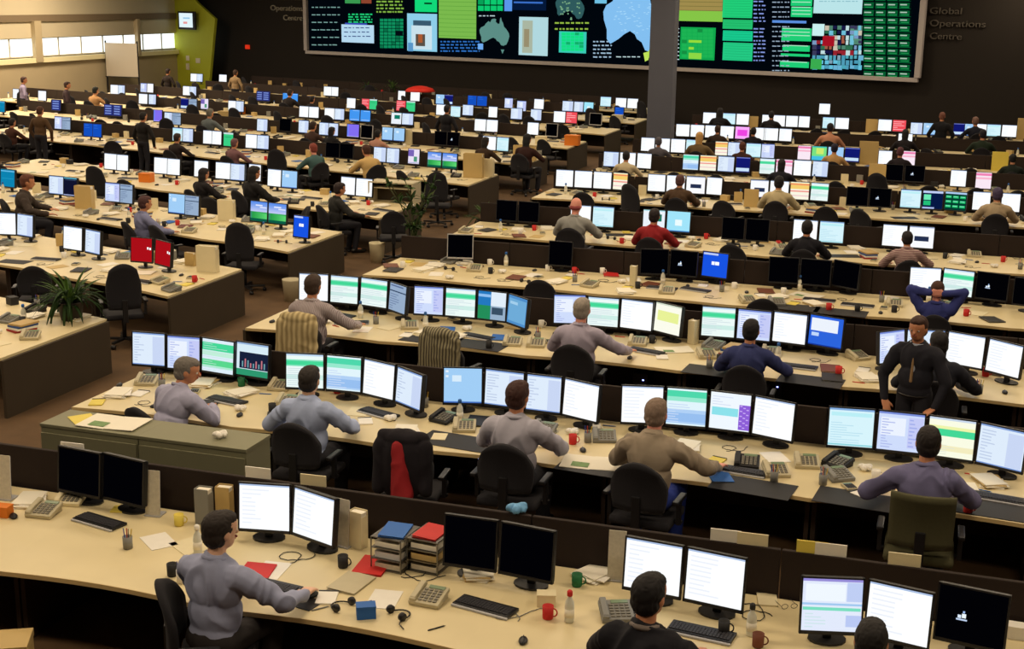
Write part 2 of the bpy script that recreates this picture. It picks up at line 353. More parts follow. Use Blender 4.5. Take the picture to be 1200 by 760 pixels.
# television on a bracket in front of the green panel
def wall_tv():
    s0, z1 = onwall(208, 13, 2.0); s1, z0 = onwall(229, 35, 2.0)
    t = empty('wall_television', wl((s0+s1)/2, 2.0, z0), WYAW); tag(t, 'small lit television hung before the lime green panel', 'television')
    w_, h_ = s1-s0, z1-z0
    mobj('frame', box_mesh('tv_frame', (0, .05, h_/2), (w_, .1, h_), .02), M_BLACK, t)
    mobj('screen', rects_mesh('tv_screen', w_*.78, h_*.78, [(.3, .3, .8, .4, C(150, 200, 230)), (.3, .6, .6, .75, C(230, 150, 150))], C(225, 245, 250)), [M_SCR], t, (-.03, -.012, h_/2+.01))
    mobj('bracket', box_mesh('tv_bracket', (0, .25, h_/2), (.1, .35, .1)), M_CHROME, t)
wall_tv()
for k, (x, y, w_, h_) in enumerate(((220, 68, 7, 7), (220, 78, 7, 9), (232, 71, 9, 7))):
    s, z = onwall(x, y, 1.62); pt = mobj('notice_sheet', box_mesh('notice_sheet', (0, 0, 0), (w_*.034, .01, h_*.034)), M_PAPER2, None, wl(s, 1.62, z), (0, 0, WYAW))
    tag(pt, ('upper pale notice on the green panel', 'lower pale notice on the green panel', 'wide pale notice right on the green panel')[k], 'notice')
s, z = onwall(290, 55, .05)
o = mobj('emergency_sign', box_mesh('emergency_sign', (0, 0, 0), (.24, .1, .2), .01), mat('red_sign', srgb(190, 50, 30), .5, emit=srgb(220, 50, 25), estr=.7), None, wl(s, .05, z), (0, 0, WYAW)); tag(o, 'small red lit sign on the dark end wall', 'sign')
# viewing-window reflection over the display, built as a solid upright strip
def reflection_strip():
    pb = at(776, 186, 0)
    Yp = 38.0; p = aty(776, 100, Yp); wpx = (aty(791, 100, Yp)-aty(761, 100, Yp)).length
    o = mobj('glass_reflection', box_mesh('glass_reflection', (0, 0, CEIL/2), (wpx*.94, .55, CEIL)), mat('reflection_grey', srgb(92, 94, 106), .8, var=.06, scale=2), None, (p.x, Yp, 0)); tag(o, 'grey window-glass reflection built as a solid strip before the big display', kind='structure')
reflection_strip()

# ------------------------------------------------------------------ the big display
def big_display():
    OFF = .25
    sa, za = onwall(362, 59); sb, zb = onwall(1071, 91); zt = 6.25; zb = (za+zb)/2
    t = empty('video_wall', wl((sa+sb)/2, OFF-.02, zb), WYAW); tag(t, 'huge dark display of green tables and maps filling the end wall', 'display')
    Wd, Hd = sb-sa, zt-zb; mid = (sa+sb)/2
    def U(x, y): s, z = onwall(x, y); return (s-sa)/Wd, (zt-z)/Hd
    rc = []; R = random.Random(3)
    def rp(x0, y0, x1, y1, c):
        u0, _ = U(x0, (y0+y1)/2); u1, _ = U(x1, (y0+y1)/2); _, v0 = U((x0+x1)/2, y0); _, v1 = U((x0+x1)/2, y1); rc.append((u0, v0, u1, v1, c))
    G1 = C(38, 205, 120); G2 = C(16, 120, 80); DK = C(6, 16, 22); WT = C(190, 215, 220)
    def grid(x0, y0, x1, y1, nx, ny, c, gap=.12):
        for i in range(nx):
            for j in range(ny):
                a, b = x0+(x1-x0)*i/nx, y0+(y1-y0)*j/ny; rp(a, b, a+(x1-x0)/nx*(1-gap), b+(y1-y0)/ny*(1-gap*1.5), c if R.random() < .85 else tuple(k*.6 for k in c))
    def txt(x0, y0, x1, y1, n, c, h=1.1):
        for j in range(n):
            y = y0+(y1-y0)*j/max(1, n-1); x = x0
            while x < x1-1:
                L = R.uniform(1.5, 6); rp(x, y, min(x1, x+L), y+h, c); x += L+R.uniform(1, 2.4)
    txt(365, 8, 398, 52, 6, C(120, 160, 155)); rp(399, -20, 470, -6, G2)
    rp(404, -3, 422, 4, C(60, 150, 80)); rp(423, -3, 435, 4, C(140, 70, 50)); txt(408, 16, 436, 25, 4, G1, 1.6); rp(400, 29, 438, 50, C(180, 215, 238)); txt(403, 32, 434, 42, 3, C(60, 80, 130)); rp(404, 27, 430, 29, C(60, 80, 180))
    rp(444, 20, 473, 57, DK); grid(445, 22, 473, 57, 6, 9, C(22, 140, 92)); rp(463, 36, 472, 42, C(10, 20, 25)); txt(441, 1, 473, 13, 4, C(130, 180, 70), 1.8)
    rp(477, 16, 512, 60, C(140, 205, 232)); rp(484, 24, 505, 30, C(60, 90, 110)); rp(482, 30, 506, 58, C(200, 225, 235)); rp(487, 40, 498, 54, C(90, 80, 70)); rp(490, 40, 495, 50, C(170, 90, 50)); rp(478, 50, 484, 60, C(90, 150, 200))
    rp(486, -12, 512, 14, C(25, 215, 120)); rp(497, 3, 506, 5, C(10, 60, 30)); rp(514, -15, 558, 45, C(122, 184, 78)); 
    for k in range(9): rp(514, 2+5*k, 558, 2.6+5*k, C(95, 158, 62))
    txt(516, 48, 562, 59, 4, C(50, 110, 190), 1.6); rp(560, 51, 566, 58, C(110, 170, 240)); grid(560, -8, 590, 14, 4, 3, C(20, 200, 110)); rp(591, -5, 600, 13, C(90, 150, 235))
    txt(561, 18, 580, 20, 1, WT); rp(600, -2, 640, 12, C(12, 30, 60)); rp(602, 2, 636, 4, C(60, 110, 200))
    rp(608, 20, 642, 65, C(175, 215, 222)); rp(612, 24, 624, 62, C(168, 180, 160)); rp(614, 34, 620, 55, C(150, 140, 110))
    txt(650, 26, 690, 33, 2, C(150, 190, 70), 1.8); rp(655, 37, 687, 62, C(60, 200, 180)); grid(658, 38, 684, 60, 5, 6, C(26, 222, 130), .06)
    rp(697, -8, 711, 4, C(110, 190, 225)); txt(695, 48, 717, 66, 5, C(160, 190, 215), 1.5); txt(722, 66, 750, 67, 1, WT)
    rp(792, -12, 847, 12, C(158, 138, 78)); rp(792, 12, 847, 25, C(132, 196, 72)); 
    for k in range(5): rp(792, -8+5*k, 847, -7.3+5*k, C(120, 112, 60))
    rp(797, 32, 838, 70, C(24, 165, 78)); grid(799, 34, 836, 68, 6, 8, C(34, 178, 84), .08); rp(807, 47, 822, 50, C(150, 220, 60)); rp(807, 55, 813, 58, C(150, 220, 60)); rp(807, 62, 822, 69, C(140, 215, 70)); txt(793, 33, 796, 69, 9, WT)
    for a, b, c in ((0, 21, G1), (23, 34, C(40, 190, 110)), (36, 48, C(30, 200, 140)), (50, 71, C(40, 200, 130))):
        rp(847, a-(8 if a == 0 else 0), 882, b, c)
        for k in range(int((b-a)/3)): rp(849, a+3*k+1, 880, a+3*k+1.5, tuple(v*.7 for v in c))
        txt(883, a+1, 897, b-1, max(2, (b-a)//4), C(130, 150, 220), 1.5)
    for x0, y0, x1, y1 in ((927, -6, 952, 7), (927, 8, 952, 20), (916, 33, 951, 48), (917, 53, 949, 60), (915, 63, 949, 66), (914, 72, 948, 79)):
        rp(x0, y0, x1, y1, C(36, 205, 118)); 
        for k in range(int((y1-y0)/4)): rp(x0+1, y0+4*k, x1-2, y0+.9+4*k, C(180, 235, 205))
    txt(905, 2, 925, 82, 15, C(150, 170, 190), 1.2); rp(905, 24, 945, 27, C(90, 140, 220))
    rp(954, -14, 1011, 16, C(185, 228, 232)); txt(960, -2, 1006, 1, 2, C(140, 190, 200))
    pal = [C(190, 220, 220), C(150, 40, 50), C(60, 60, 90), C(200, 190, 170), C(50, 110, 80), C(120, 150, 190), C(30, 30, 70), C(110, 190, 215), C(160, 90, 70), C(80, 130, 110)]
    rp(952, 28, 966, 42, C(200, 240, 240)); rp(996, 30, 1010, 52, C(90, 140, 120))
    for j in range(9):
        for i in range(12):
            if j < 3 and i < 3: continue
            x, y = 952+4.9*i, 30+5.8*j; c = R.choice(pal); rp(x, y, x+R.uniform(3, 6), y+R.uniform(3.5, 6), c if j < 6 else tuple(.4*c[q]+.6*C(90, 190, 220)[q] for q in range(3)))
    rp(964, 42, 978, 54, C(165, 25, 40)); rp(950, 69, 963, 81, C(60, 170, 80))
    for j in range(11):
        y = -6+9.0*j
        rp(1012, y, 1068, y+7.2, C(14, 90, 50))
        for i in range(4): rp(1013+14*i, y+1.8, 1021+14*i, y+3.2, C(170, 195, 180)); rp(1024+14*i, y, 1026+14*i, y+7.2, C(6, 22, 20)); rp(1014+14*i, y+5, 1023+14*i, y+5.8, C(40, 150, 80))
    rc = [r for r in rc if r[2]-r[0] > 0]
    # geometry: one dark back sheet and small lit tiles just proud of it
    sheet = rects_mesh('display_glass', Wd, Hd, [], C(7, 14, 20)); mobj('display_glass', sheet, [M_SCR], t, (0, -.0, Hd/2))
    V, Fc, Cc = [], [], []
    for k, (u0, v0, u1, v1, c) in enumerate(rc):
        y = -.004-.00004*k; v0 = max(0, v0); b = len(V)
        V += [((u-.5)*Wd, y, (1-v)*Hd) for u, v in ((u0, v0), (u0, v1), (u1, v1), (u1, v0))]; Fc.append((b, b+1, b+2, b+3)); Cc += [(*c, 1)]*4
    def poly(pts, c, y):
        b = len(V); V.extend([((U(*p)[0]-.5)*Wd, y, (1-U(*p)[1])*Hd) for p in pts]); Fc.append(tuple(range(b+len(pts)-1, b-1, -1))); Cc.extend([(*c, 1)]*len(pts))
    OZ = [(0, .38), (.05, .30), (.16, .25), (.22, .17), (.30, .10), (.36, .14), (.41, .04), (.50, .02), (.56, .04), (.54, .12), (.62, .19), (.67, .18), (.69, .02), (.72, -.02), (.75, .10), (.79, .16), (.82, .28), (.90, .36), (.98, .48), (1.0, .58), (.96, .72), (.90, .84), (.80, .88), (.72, .86), (.66, .76), (.58, .72), (.54, .66), (.46, .62), (.36, .66), (.26, .72), (.12, .78), (.06, .72), (.06, .6), (.01, .48)]
    def oz(x0, y0, x1, y1, c, y): poly([(x0+(x1-x0)*u, y0+(y1-y0)*v) for u, v in OZ], c, y)
    oz(708, -22, 776, 72, C(130, 190, 240), -.09); oz(563, 21, 598, 58, C(92, 140, 132), -.09); oz(652, -12, 686, 27, C(50, 90, 92), -.09)
    poly([(776, 34), (778, 46), (771, 58), (763, 68), (757, 66), (764, 55), (770, 45)], C(170, 215, 70), -.1); poly([(755, 62), (762, 60), (761, 70), (757, 72)], C(190, 225, 90), -.1); poly([(588, 58), (592, 58), (590, 63)], C(92, 140, 132), -.09)
    for k in range(30):
        x, y = R.uniform(657, 682), R.uniform(-2, 22); poly([(x, y), (x+1.6, y), (x+1.6, y+1.6), (x, y+1.6)], C(120, 170, 130), -.1)
    for k in range(60):
        x, y = R.uniform(716, 768), R.uniform(2, 40); poly([(x, y), (x+2.5, y), (x+2.5, y+.8), (x, y+.8)], C(165, 215, 250), -.1)
    me = D.meshes.new('display_tiles'); me.from_pydata(V, [], [f[::-1] if len(f) > 4 else f for f in Fc]); ca = me.color_attributes.new('Col', 'FLOAT_COLOR', 'POINT'); ca.data.foreach_set('color', np.array(Cc, dtype=np.float32).ravel()); me.materials.append(M_SCR)
    o = mobj('display_picture', me, [M_SCR], t); o['kind'] = 'stuff'
    mf = mat('display_frame_grey', srgb(186, 178, 176), .5)
    for nm, c, s in (('frame_rail', (0, -.03, -.08), (Wd+.32, .16, .15)), ('frame_rail', (0, -.03, Hd+.1), (Wd+.5, .2, .2)), ('frame_post', (-Wd/2-.13, -.03, Hd/2), (.2, .2, Hd)), ('frame_post', (Wd/2+.13, -.03, Hd/2), (.2, .2, Hd))):
        mobj(nm, box_mesh(nm, c, s, .01), mf, t)
    mobj('housing', box_mesh('housing', (0, .12, Hd/2), (Wd, .2, Hd)), M_BLACK, t)
big_display()
def wall_text(body, x, y, hpx, wpx, label, right=False):
    s, z = onwall(x, y+hpx, .04); s2, z2 = onwall(x, y, .04); hh = z2-z; s3, _ = onwall(x+wpx, y, .04)
    cu = D.curves.new('wall_lettering', 'FONT'); cu.body = body; cu.size = hh*1.35; cu.extrude = .03
    o = D.objects.new('wall_lettering', cu); COL.objects.link(o); bpy.context.view_layer.update()
    wd = max(.1, o.dimensions.x); o.scale = (abs(s3-s)/wd, 1, 1)
    o.matrix_world = Matrix.Translation(wl(s if not right else s, .04, z)) @ Matrix.Rotation(WYAW, 4, 'Z') @ Matrix.Rotation(PI/2, 4, 'X') @ Matrix.Diagonal((abs(s3-s)/wd, 1, 1, 1))
    me_ = D.meshes.new_from_object(o.evaluated_get(bpy.context.evaluated_depsgraph_get())); mw_ = o.matrix_world.copy(); D.objects.remove(o); o = D.objects.new('wall_lettering', me_); COL.objects.link(o); o.matrix_world = mw_; me_.materials.clear(); me_.materials.append(mat('lettering_grey', srgb(84, 78, 70), .7) if 'right' in label else mat('lettering_pale', srgb(150, 144, 130), .7)); tag(o, label, 'lettering')
wall_text('Global', 1089, 8, 8, 38, 'raised grey word Global right of the display'); wall_text('Operations', 1089, 22.5, 8, 66, 'raised grey word Operations right of the display'); wall_text('Centre', 1089, 37.5, 8, 38, 'raised grey word Centre right of the display')
wall_text('Global', 331, -7, 6.5, 23, 'raised grey word Global left of the display'); wall_text('Operations', 317, 5.5, 6.5, 37, 'raised grey word Operations left of the display'); wall_text('Centre', 332, 17, 6.5, 22, 'raised grey word Centre left of the display')
#@@LAMPS
def lamps():
    fm = box_mesh('lamp_frame', (0, 0, 0), (2.6, 1.1, .1)); dm = box_mesh('diffuser', (0, 0, 0), (2.4, .9, .02)); em = mat('lamp_diffuser', (.9, .85, .7), .5, emit=LAMP_COL, estr=1.5); em.cycles.emission_sampling = 'NONE'
    for x, y in LAMPS:
        r = empty('ceiling_lamp', (x, y, CEIL-.06)); tag(r, 'recessed warm ceiling lamp above the desk rows', 'lamp', 'ceiling lamps above the desk rows')
        mobj('lamp_frame', fm, M_CEILM, r); mobj('diffuser', dm, em, r, (0, 0, -.05))
        l = ceiling_lamp_light(x, y, 2.4, .9, LAMP_POWER*(4.5 if x < -30 and y > 30 else 1), LAMP_COL); l.parent = r; l.location = (0, 0, -.08)  # boost added to side-wall lamps to brighten wall and green panel
lamps()
#@@DESKS
# ------------------------------------------------------------------ desks
ORD = ['first', 'second', 'third', 'fourth', 'fifth', 'sixth', 'seventh', 'eighth', 'ninth', 'tenth', 'eleventh', 'twelfth', 'thirteenth', 'fourteenth', 'fifteenth']
MAIN = [7.5, 11.1, 14.72, 18.35, 22.25, 27.1, 31.15, 34.95, 39.2, 43.9]          # front edges of the rows right of the aisle
MDEP = [1.5]*5+[1.6]*5
LEFT = [12.4, 15.95, 19.6, 23.35, 28.4, 32.5, 36.7, 41.0, 45.2, 49.4]            # fronts of the rows left of the aisle
LDEP = [2.1]*10
BW = 1.87
SHEAR = -.27                  # the rows left of the aisle run back towards the side wall
def bay_proto(w_, dep, part, name, sh=0):
    r = empty('desk', (0, 0, -50)); n = 8
    pts = [(w_*i/n, .07*math.sin(PI*i/n)) for i in range(n+1)]+[(w_, dep), (0, dep)]
    mobj('worktop', prism('worktop', pts, DZ-.03, DZ), M_TOP, r)
    ed = [(w_*i/n, -.004+.07*math.sin(PI*i/n)) for i in range(n+1)]
    mobj('edge_band', prism('edge_band', ed+[(x, y+.008) for x, y in ed[::-1]], DZ-.034, DZ+.001), M_EDGE, r)
    lm = box_mesh('leg', (0, dep*.5, (DZ-.03)/2), (.04, dep*.62, DZ-.03))
    mobj('leg', lm, M_PANEL, r, (.03, .05, 0)); mobj('leg', lm, M_PANEL, r, (w_-.03, .05, 0))
    mobj('modesty_panel', box_mesh('modesty_panel', (w_/2, dep*.72, .42), (w_-.1, .02, .5)), M_PANEL, r)
    if sh:
        for ch in list(r.children):
            if ch.name.startswith('leg'): ch.location.y += sh*ch.location.x; continue
            for v in ch.data.vertices: v.co.y += sh*v.co.x
    return freeze(r)
DP = {}
M_END = mat('dark_end_panel', srgb(60, 50, 36), .7, var=.12, scale=3)
DESKS = []; PSM = []; PSL = []
def desk_row(block, k, y, dep, x0, n, w_, part, ends):
    key = (round(dep, 2), w_, part); sh = SHEAR if block == 'left' else 0
    if key not in DP: DP[key] = [bay_proto(w_, dep, part, 'desk', sh), False]
    for i in range(n):
        xa = x0+w_*i; yb = y; y = yb-sh*(x0+n*w_-xa)
        lab = 'pale-topped desk bay, %s from the aisle, %s row of the %s block' % (ORD[i if block == 'right' else n-1-i], ORD[k], block)
        if not DP[key][1]: c = DP[key][0]; c.location = (xa, y, 0); DP[key][1] = True
        else: c = dup(DP[key][0], (xa, y, 0))
        tag(c, lab, 'desk', 'desk bays of the %s block' % block)
        if block == 'left' and k >= 4 and i < n-1:
            if not PSL: PSL.append(box_mesh('privacy_screen', (0, 0, .55), (math.hypot(w_, sh*w_)-.01, .04, 1.08), .008))
            tag(mobj('privacy_screen', PSL[0], M_SCREENP, None, (xa+w_/2, y+sh*w_/2+dep+.06, 0), (0, 0, math.atan(sh))), 'dark fabric privacy screen, %s from the aisle, behind the %s left-hand desk row' % (ORD[n-1-i], ORD[k]), 'partition', 'privacy screens behind the desks')
        if part:
            if 'ps' not in DP: DP['ps'] = [None, True]; PSM.append(box_mesh('privacy_screen', (w_/2, 0, .55), (w_-.01, .04, 1.08), .008))
            tag(mobj('privacy_screen', PSM[0], M_SCREENP, None, (xa, y+dep+.05, 0)), 'dark fabric privacy screen, %s from the aisle, behind the %s right-hand desk row' % (ORD[i], ORD[k]), 'partition', 'privacy screens behind the desks')
        if (block == 'right' and i == 0) or (block == 'left' and i == n-1):
            xe = xa-.02 if block == 'right' else xa+w_+.02
            e = mobj('end_panel', box_mesh('end_panel', (0, dep/2, (DZ-.03)/2), (.04, dep, DZ-.03)), M_END); e.parent = c; e.location = (xe-xa, sh*(xe-xa), 0)
        y = yb
    DESKS.append((x0, x0+n*w_, y, y+dep, sh))
def keep_clear(x, y, m, back=.4, slide=True):
    for x0, x1, y0, y1, sh in DESKS:
        if x0-.3 < x < x1+.3:
            o_ = sh*(x-x1)
            if y0+o_-m < y < y1+o_+back:
                ny = y0+o_-m if (y-(y0+o_-m)) < (y1+o_+back-y)+.6 else y1+o_+back
                return (x*ny/y if slide else x), ny
    return x, y
#@@
NB = [6, 6, 6, 6, 7, 7, 7, 7, 6, 6]
for k, y in enumerate(MAIN): desk_row('right', k, y, MDEP[k], -8.35, NB[k], BW, True, True)
NL = [2, 3, 5, 6, 9, 11, 13, 12, 11, 11]
for k, y in enumerate(LEFT): desk_row('left', k, y, LDEP[k], -10.27-1.95*NL[k], NL[k], 1.95, False, True)
def near_desk(x, y, lo=.35, hi=.2):
    """nearest point that lies on a desk, kept off its front and back edges"""
    best = None
    for x0, x1, y0, y1, sh in DESKS:
        cx = min(max(x, x0+.1), x1-.1); oy = sh*(cx-x1); y0, y1 = y0+oy, y1+oy; cy = min(max(y, y0+lo), y1-hi); d = math.hypot(cx-x, cy-y)
        if best is None or d < best[0]: best = (d, cx, cy)
    return best
#@@RUNS
RUNS = [
 # anchor, vertices of the top edge, screen codes, options
 ('at the left end of the front row', [(66,521),(118,531),(170,543)], 'KK', {}),
 ('in front of the man reaching for his mouse', [(277,566),(342,570),(394,587)], 'WW', {}),
 ('behind the beige phone in the front row', [(519,603),(585,612),(652,625)], 'KK', {}),
 ('before the dark-haired man in black, front row', [(731,629),(803,642),(877,657)], 'WW', {}),
 ('before the half-hidden head, front row', [(938,677),(1016,680)], 'N', {}),
 ('right beside the cyan screen, front row', [(1016,680),(1097,698)], 'W', {}),
 ('at the right end of the front row', [(1098,683),(1187,701)], 'k', {}),
 ('before the grey-haired man resting his chin', [(153,385),(194,388),(235,391),(275,397),(316,403)], 'wLSD', {}),
 ('before the man in light blue, second row', [(333,414),(381,416),(425,420),(464,429),(496,441)], 'GHWw', {}),
 ('before the brown-haired man, second row', [(518,431),(567,432),(616,438),(660,443),(704,453)], 'bwwW', {}),
 ('before the man in the taupe shirt', [(727,452),(780,454),(831,458),(883,464),(934,474)], 'WHpW', {}),
 ('before the man on the olive chair', [(970,477),(1028,481),(1087,487),(1147,495),(1206,508)], 'CLYw', {}),
 ('before the man in patterned grey, third row', [(349,320),(386,322),(421,325),(456,330),(477,337)], 'WGGl', {}),
 ('in the unmanned bank of the third row', [(484,335),(521,337),(559,340),(595,344),(619,352)], 'LGta', {}),
 ('before the white-haired man, third row', [(648,344),(688,345),(727,348),(767,353),(801,361)], 'LGWE', {}),
 ('before the man in dark blue, third row', [(822,356),(864,359),(906,363),(948,368),(991,375)], 'GLWB', {}),
 ('behind the two men in dark suits', [(1030,390),(1062,386),(1110,388),(1157,396),(1202,407)], 'LwWW', {}),
 ('at the aisle end of the fourth row', [(524,266),(555,267)], 'K', {'bez': 'silver'}),
 ('by the empty chair in the fourth row', [(643,280),(672,282)], 'K', {}),
 ('beside the blue screen in the fourth row', [(750,292),(785,293),(819,296)], 'Kk', {}),
 ('right of the black pair, fourth row', [(823,293),(855,297)], 'u', {}),
 ('below the person in black, fourth row', [(901,299),(938,301),(976,304),(1010,310)], 'KKK', {}),
 ('before the man with hands behind his head', [(1066,311),(1105,313),(1144,318),(1185,323)], 'WGk', {}),
 ('at the right end of the fourth row', [(1188,325),(1228,329)], 'K', {}),
 ('before the pink-headed person in grey', [(668,239),(694,240),(721,243)], 'WC', {}),
 ('before the man in the red shirt', [(753,243),(781,245),(811,248)], 'hc', {}),
 ('right of the man in red', [(846,254),(874,256),(903,259)], 'KK', {}),
 ('before the person all in black', [(929,257),(960,258),(991,261)], 'WC', {}),
 ('before the person in checked grey', [(1034,262),(1065,264),(1097,267)], 'Wx', {}),
 ('at the aisle end of the fifth row', [(581,231),(607,232),(633,234)], 'KK', {}),
 ('at the aisle end of the sixth row', [(651,198),(673,199),(695,200),(718,202),(737,205)], 'WWWy', {}),
 ('before the striped shirt, sixth row', [(759,201),(781,202),(804,203),(828,205),(848,207)], 'WWxW', {}),
 ('before the cream shirt, sixth row', [(879,210),(902,210),(926,211),(950,212),(973,214)], 'xWyG', {}),
 ('between the cream shirt and the green table', [(992,219),(1019,220),(1046,222)], 'Kk', {}),
 ('beside the beige-shirted person, sixth row', [(1055,223),(1081,223),(1107,224),(1135,225)], 'Cde', {}),
 ('before the beige-shirted person, sixth row', [(1142,221),(1161,222)], 'W', {}),
 ('right of the beige-shirted person, sixth row', [(1174,222),(1198,223)], 'W', {}),
 ('before the cream shirt, seventh row', [(707,178),(726,178),(746,179),(765,180)], 'wWW', {}),
 ('in the middle of the seventh row', [(800,179),(820,180),(841,180),(862,181)], 'Hyw', {}),
 ('right of the middle, seventh row', [(863,181),(880,182)], 'O', {}),
 ('before the dark figure, seventh row', [(890,185),(909,186),(930,187),(952,189),(972,190)], 'GPWw', {}),
 ('right of the dark figure, seventh row', [(1035,192),(1060,193),(1086,194)], 'Kk', {}),
 ('alone in the right of the seventh row', [(1114,199),(1134,200)], 'W', {}),
 ('right end of the seventh row', [(1144,202),(1163,202)], 'P', {}),
 ('beside the grey reflection, eighth row', [(751,161),(768,162),(786,162),(804,163),(819,164)], 'WWWC', {}),
 ('in the middle of the eighth row', [(839,166),(853,166),(868,167)], 'yw', {}),
 ('before the dark back, eighth row', [(874,167),(893,168),(908,170)], 'CL', {}),
 ('before the tan shirt, eighth row', [(935,170),(951,171),(970,172),(990,173),(1009,174)], 'PgbO', {}),
 ('right of the tan shirt, eighth row', [(1031,176),(1045,177)], 'W', {}),
 ('by the dark sleeves, eighth row', [(1054,177),(1074,177)], 'P', {}),
 ('behind the blond head, ninth row', [(792,144),(809,145),(826,146),(844,147),(861,148),(880,149)], 'WWWWM', {}),
 ('before the dark head, ninth row', [(886,149),(895,150),(913,150),(929,152)], 'WWW', {}),
 ('around the dark head, tenth row', [(822,127),(842,128)], 'W', {}),
 ('right of the dark head, tenth row', [(847,128),(863,129),(879,130)], 'CW', {}),
 ('in the middle of the tenth row', [(893,133),(906,134),(921,135),(936,135),(950,136)], 'WWWW', {}),
 ('raised above the tenth row', [(960,118),(974,118)], 'W', {'Y': 47.8}),
 ('before the peach shirt, tenth row', [(964,136),(979,136),(996,137)], 'CW', {}),
 ('left of the standing dark figure, tenth row', [(1029,140),(1046,140),(1063,141)], 'Wr', {}),
 ('beside the standing dark figure, ninth row', [(1067,144),(1082,144),(1098,144)], 'wb', {}),
 ('behind a small dark head, ninth row', [(1053,150),(1071,150)], 'W', {}),
 ('right of the standing dark figure, ninth row', [(1118,145),(1131,145),(1144,145)], 'Ob', {}),
 ('at the right end of the ninth row', [(1145,145),(1156,145),(1174,146),(1193,148)], 'WCW', {}),
 ('at the back right of the centre', [(625,113),(638,113)], 'W', {}),
 ('in the centre back cluster', [(657,117),(672,117),(684,118),(697,118)], 'wwc', {}),
 ('behind the centre back cluster', [(700,115),(719,115)], 'C', {}),
 ('at the far end of the centre back', [(720,117),(735,118),(749,119)], 'WW', {}),
 ('in front of the centre back cluster', [(605,118),(617,119)], 'L', {}),
 ('left of the centre back table', [(597,126),(613,127)], 'w', {}),
 ('before the centre back table', [(621,125),(635,126)], 'w', {}),
 ('above the orange box', [(648,129),(663,130),(678,130)], 'Wr', {}),
 ('over the pale table at centre back', [(690,130),(706,130)], 'K', {'bez': 'silver'}),
 ('right of the pale table, centre back', [(720,129),(731,129)], 'n', {}),
 ('before the red screen, centre', [(617,140),(632,141)], 'W', {}),
 ('left of the orange box', [(639,141),(654,142)], 'K', {'bez': 'silver'}),
 ('before the red canopy', [(467,105),(474,106)], 'W', {}),
 ('under the red canopy', [(479,107),(493,107)], 'W', {}),
 ('left of the red canopy', [(463,116),(476,117),(488,118)], 'rm', {}),
 ('below the red canopy', [(457,129),(471,130),(486,130)], 'hw', {}),
 ('at centre back, left cluster', [(510,111),(521,111),(532,111)], 'bO', {}),
 ('beside the standing dark head, centre back', [(510,122),(523,123)], 'W', {}),
 ('right of the standing dark head, centre back', [(527,124),(540,125)], 'C', {}),
 ('between two desks, centre back', [(541,120),(555,120)], 'w', {}),
 ('behind the centre back desks', [(547,112),(559,112),(572,113)], 'nn', {}),
 ('alone at centre back', [(572,123),(583,124)], 'W', {}),
 ('at the far centre edge', [(591,115),(601,115)], 'L', {}),
 ('above the pale cabinet, centre', [(555,139),(570,140),(585,140)], 'WW', {}),
 ('before the curly dark head, centre', [(564,160),(582,160),(598,161)], 'WC', {}),
 ('on the centre desk with the tiny logo', [(508,151),(524,152),(540,153)], 'Kk', {}),
 ('over the landscape screens, centre', [(446,147),(461,148),(476,149)], 'bb', {}),
 ('behind the cream-shirted leaning person', [(436,172),(453,173),(470,174)], 'ww', {}),
 ('left of the landscape pair', [(477,174),(492,175)], 'z', {}),
 ('near the centre aisle plant', [(499,178),(518,179),(538,180)], 'TT', {}),
 ('at the back, left of the canopy', [(378,101),(389,102),(397,102)], 'WW', {}),
 ('in the back cluster beneath the lettering', [(300,105),(308,105),(317,106)], 'oo', {}),
 ('below the wall lettering', [(330,109),(341,109),(350,110)], 'AA', {}),
 ('right of the back walkway', [(405,115),(417,115)], 'W', {}),
 ('beside the green back screen', [(423,115),(433,116),(443,117)], 'rm', {}),
 ('in the white four of the back row, left', [(349,124),(362,125),(375,125)], 'WW', {}),
 ('in the white four of the back row, right', [(379,126),(392,127),(405,128)], 'Ww', {}),
 ('right of the white four, back row', [(408,127),(422,127),(436,128)], 'AA', {}),
 ('below the white four, left', [(348,140),(362,141)], 'w', {}),
 ('below the white four, middle', [(373,143),(385,144),(398,145)], 'ww', {}),
 ('next to the violet screen', [(405,144),(421,144)], 'v', {}),
 ('next to the violet screen, right side', [(421,144),(437,145)], 'K', {'bez': 'silver'}),
 ('above the mauve-shirted person', [(299,139),(314,140)], 'w', {}),
 ('right of the mauve-shirted person', [(286,155),(301,157),(317,158)], 'Ww', {}),
 ('beside the black-haired person, mid left', [(311,198),(330,199),(351,201)], 'Wb', {}),
 ('before the dark-clothed leaning person', [(397,207),(417,208),(439,210)], 'WW', {}),
 ('behind the dark-clothed leaning person', [(380,167),(398,168),(416,169)], 'KK', {}),
 ('left of the reddish-faced person', [(326,138),(341,139)], 'K', {}),
 ('on the desk behind the tall black chair', [(290,235),(314,237),(339,240)], 'TT', {}),
 ('beside the dark cabinet, mid left', [(345,252),(361,254)], 'u', {}),
 ('at the left edge, upper rows', [(-6,198),(19,200)], 'q', {}),
 ('right of the brown-clothed person', [(54,206),(74,207),(93,209)], 'wj', {}),
 ('behind the blue-lit seated person', [(120,213),(140,215),(158,218)], 'Ll', {}),
 ('on the left of the long white row', [(119,180),(137,180),(152,182)], 'WW', {}),
 ('second pair of the long white row', [(178,184),(196,185),(213,187)], 'WW', {}),
 ('before the long-haired dark person', [(225,188),(244,189)], 'W', {}),
 ('third pair of the long white row', [(250,189),(270,191),(289,193)], 'Ww', {}),
 ('before the black-haired person, mid left', [(289,184),(306,186)], 'W', {}),
 ('right of the blue-lit seated person', [(194,226),(217,228),(235,231)], 'bl', {}),
 ('at the left edge above the plant', [(-8,249),(19,250),(39,253)], 'Ww', {}),
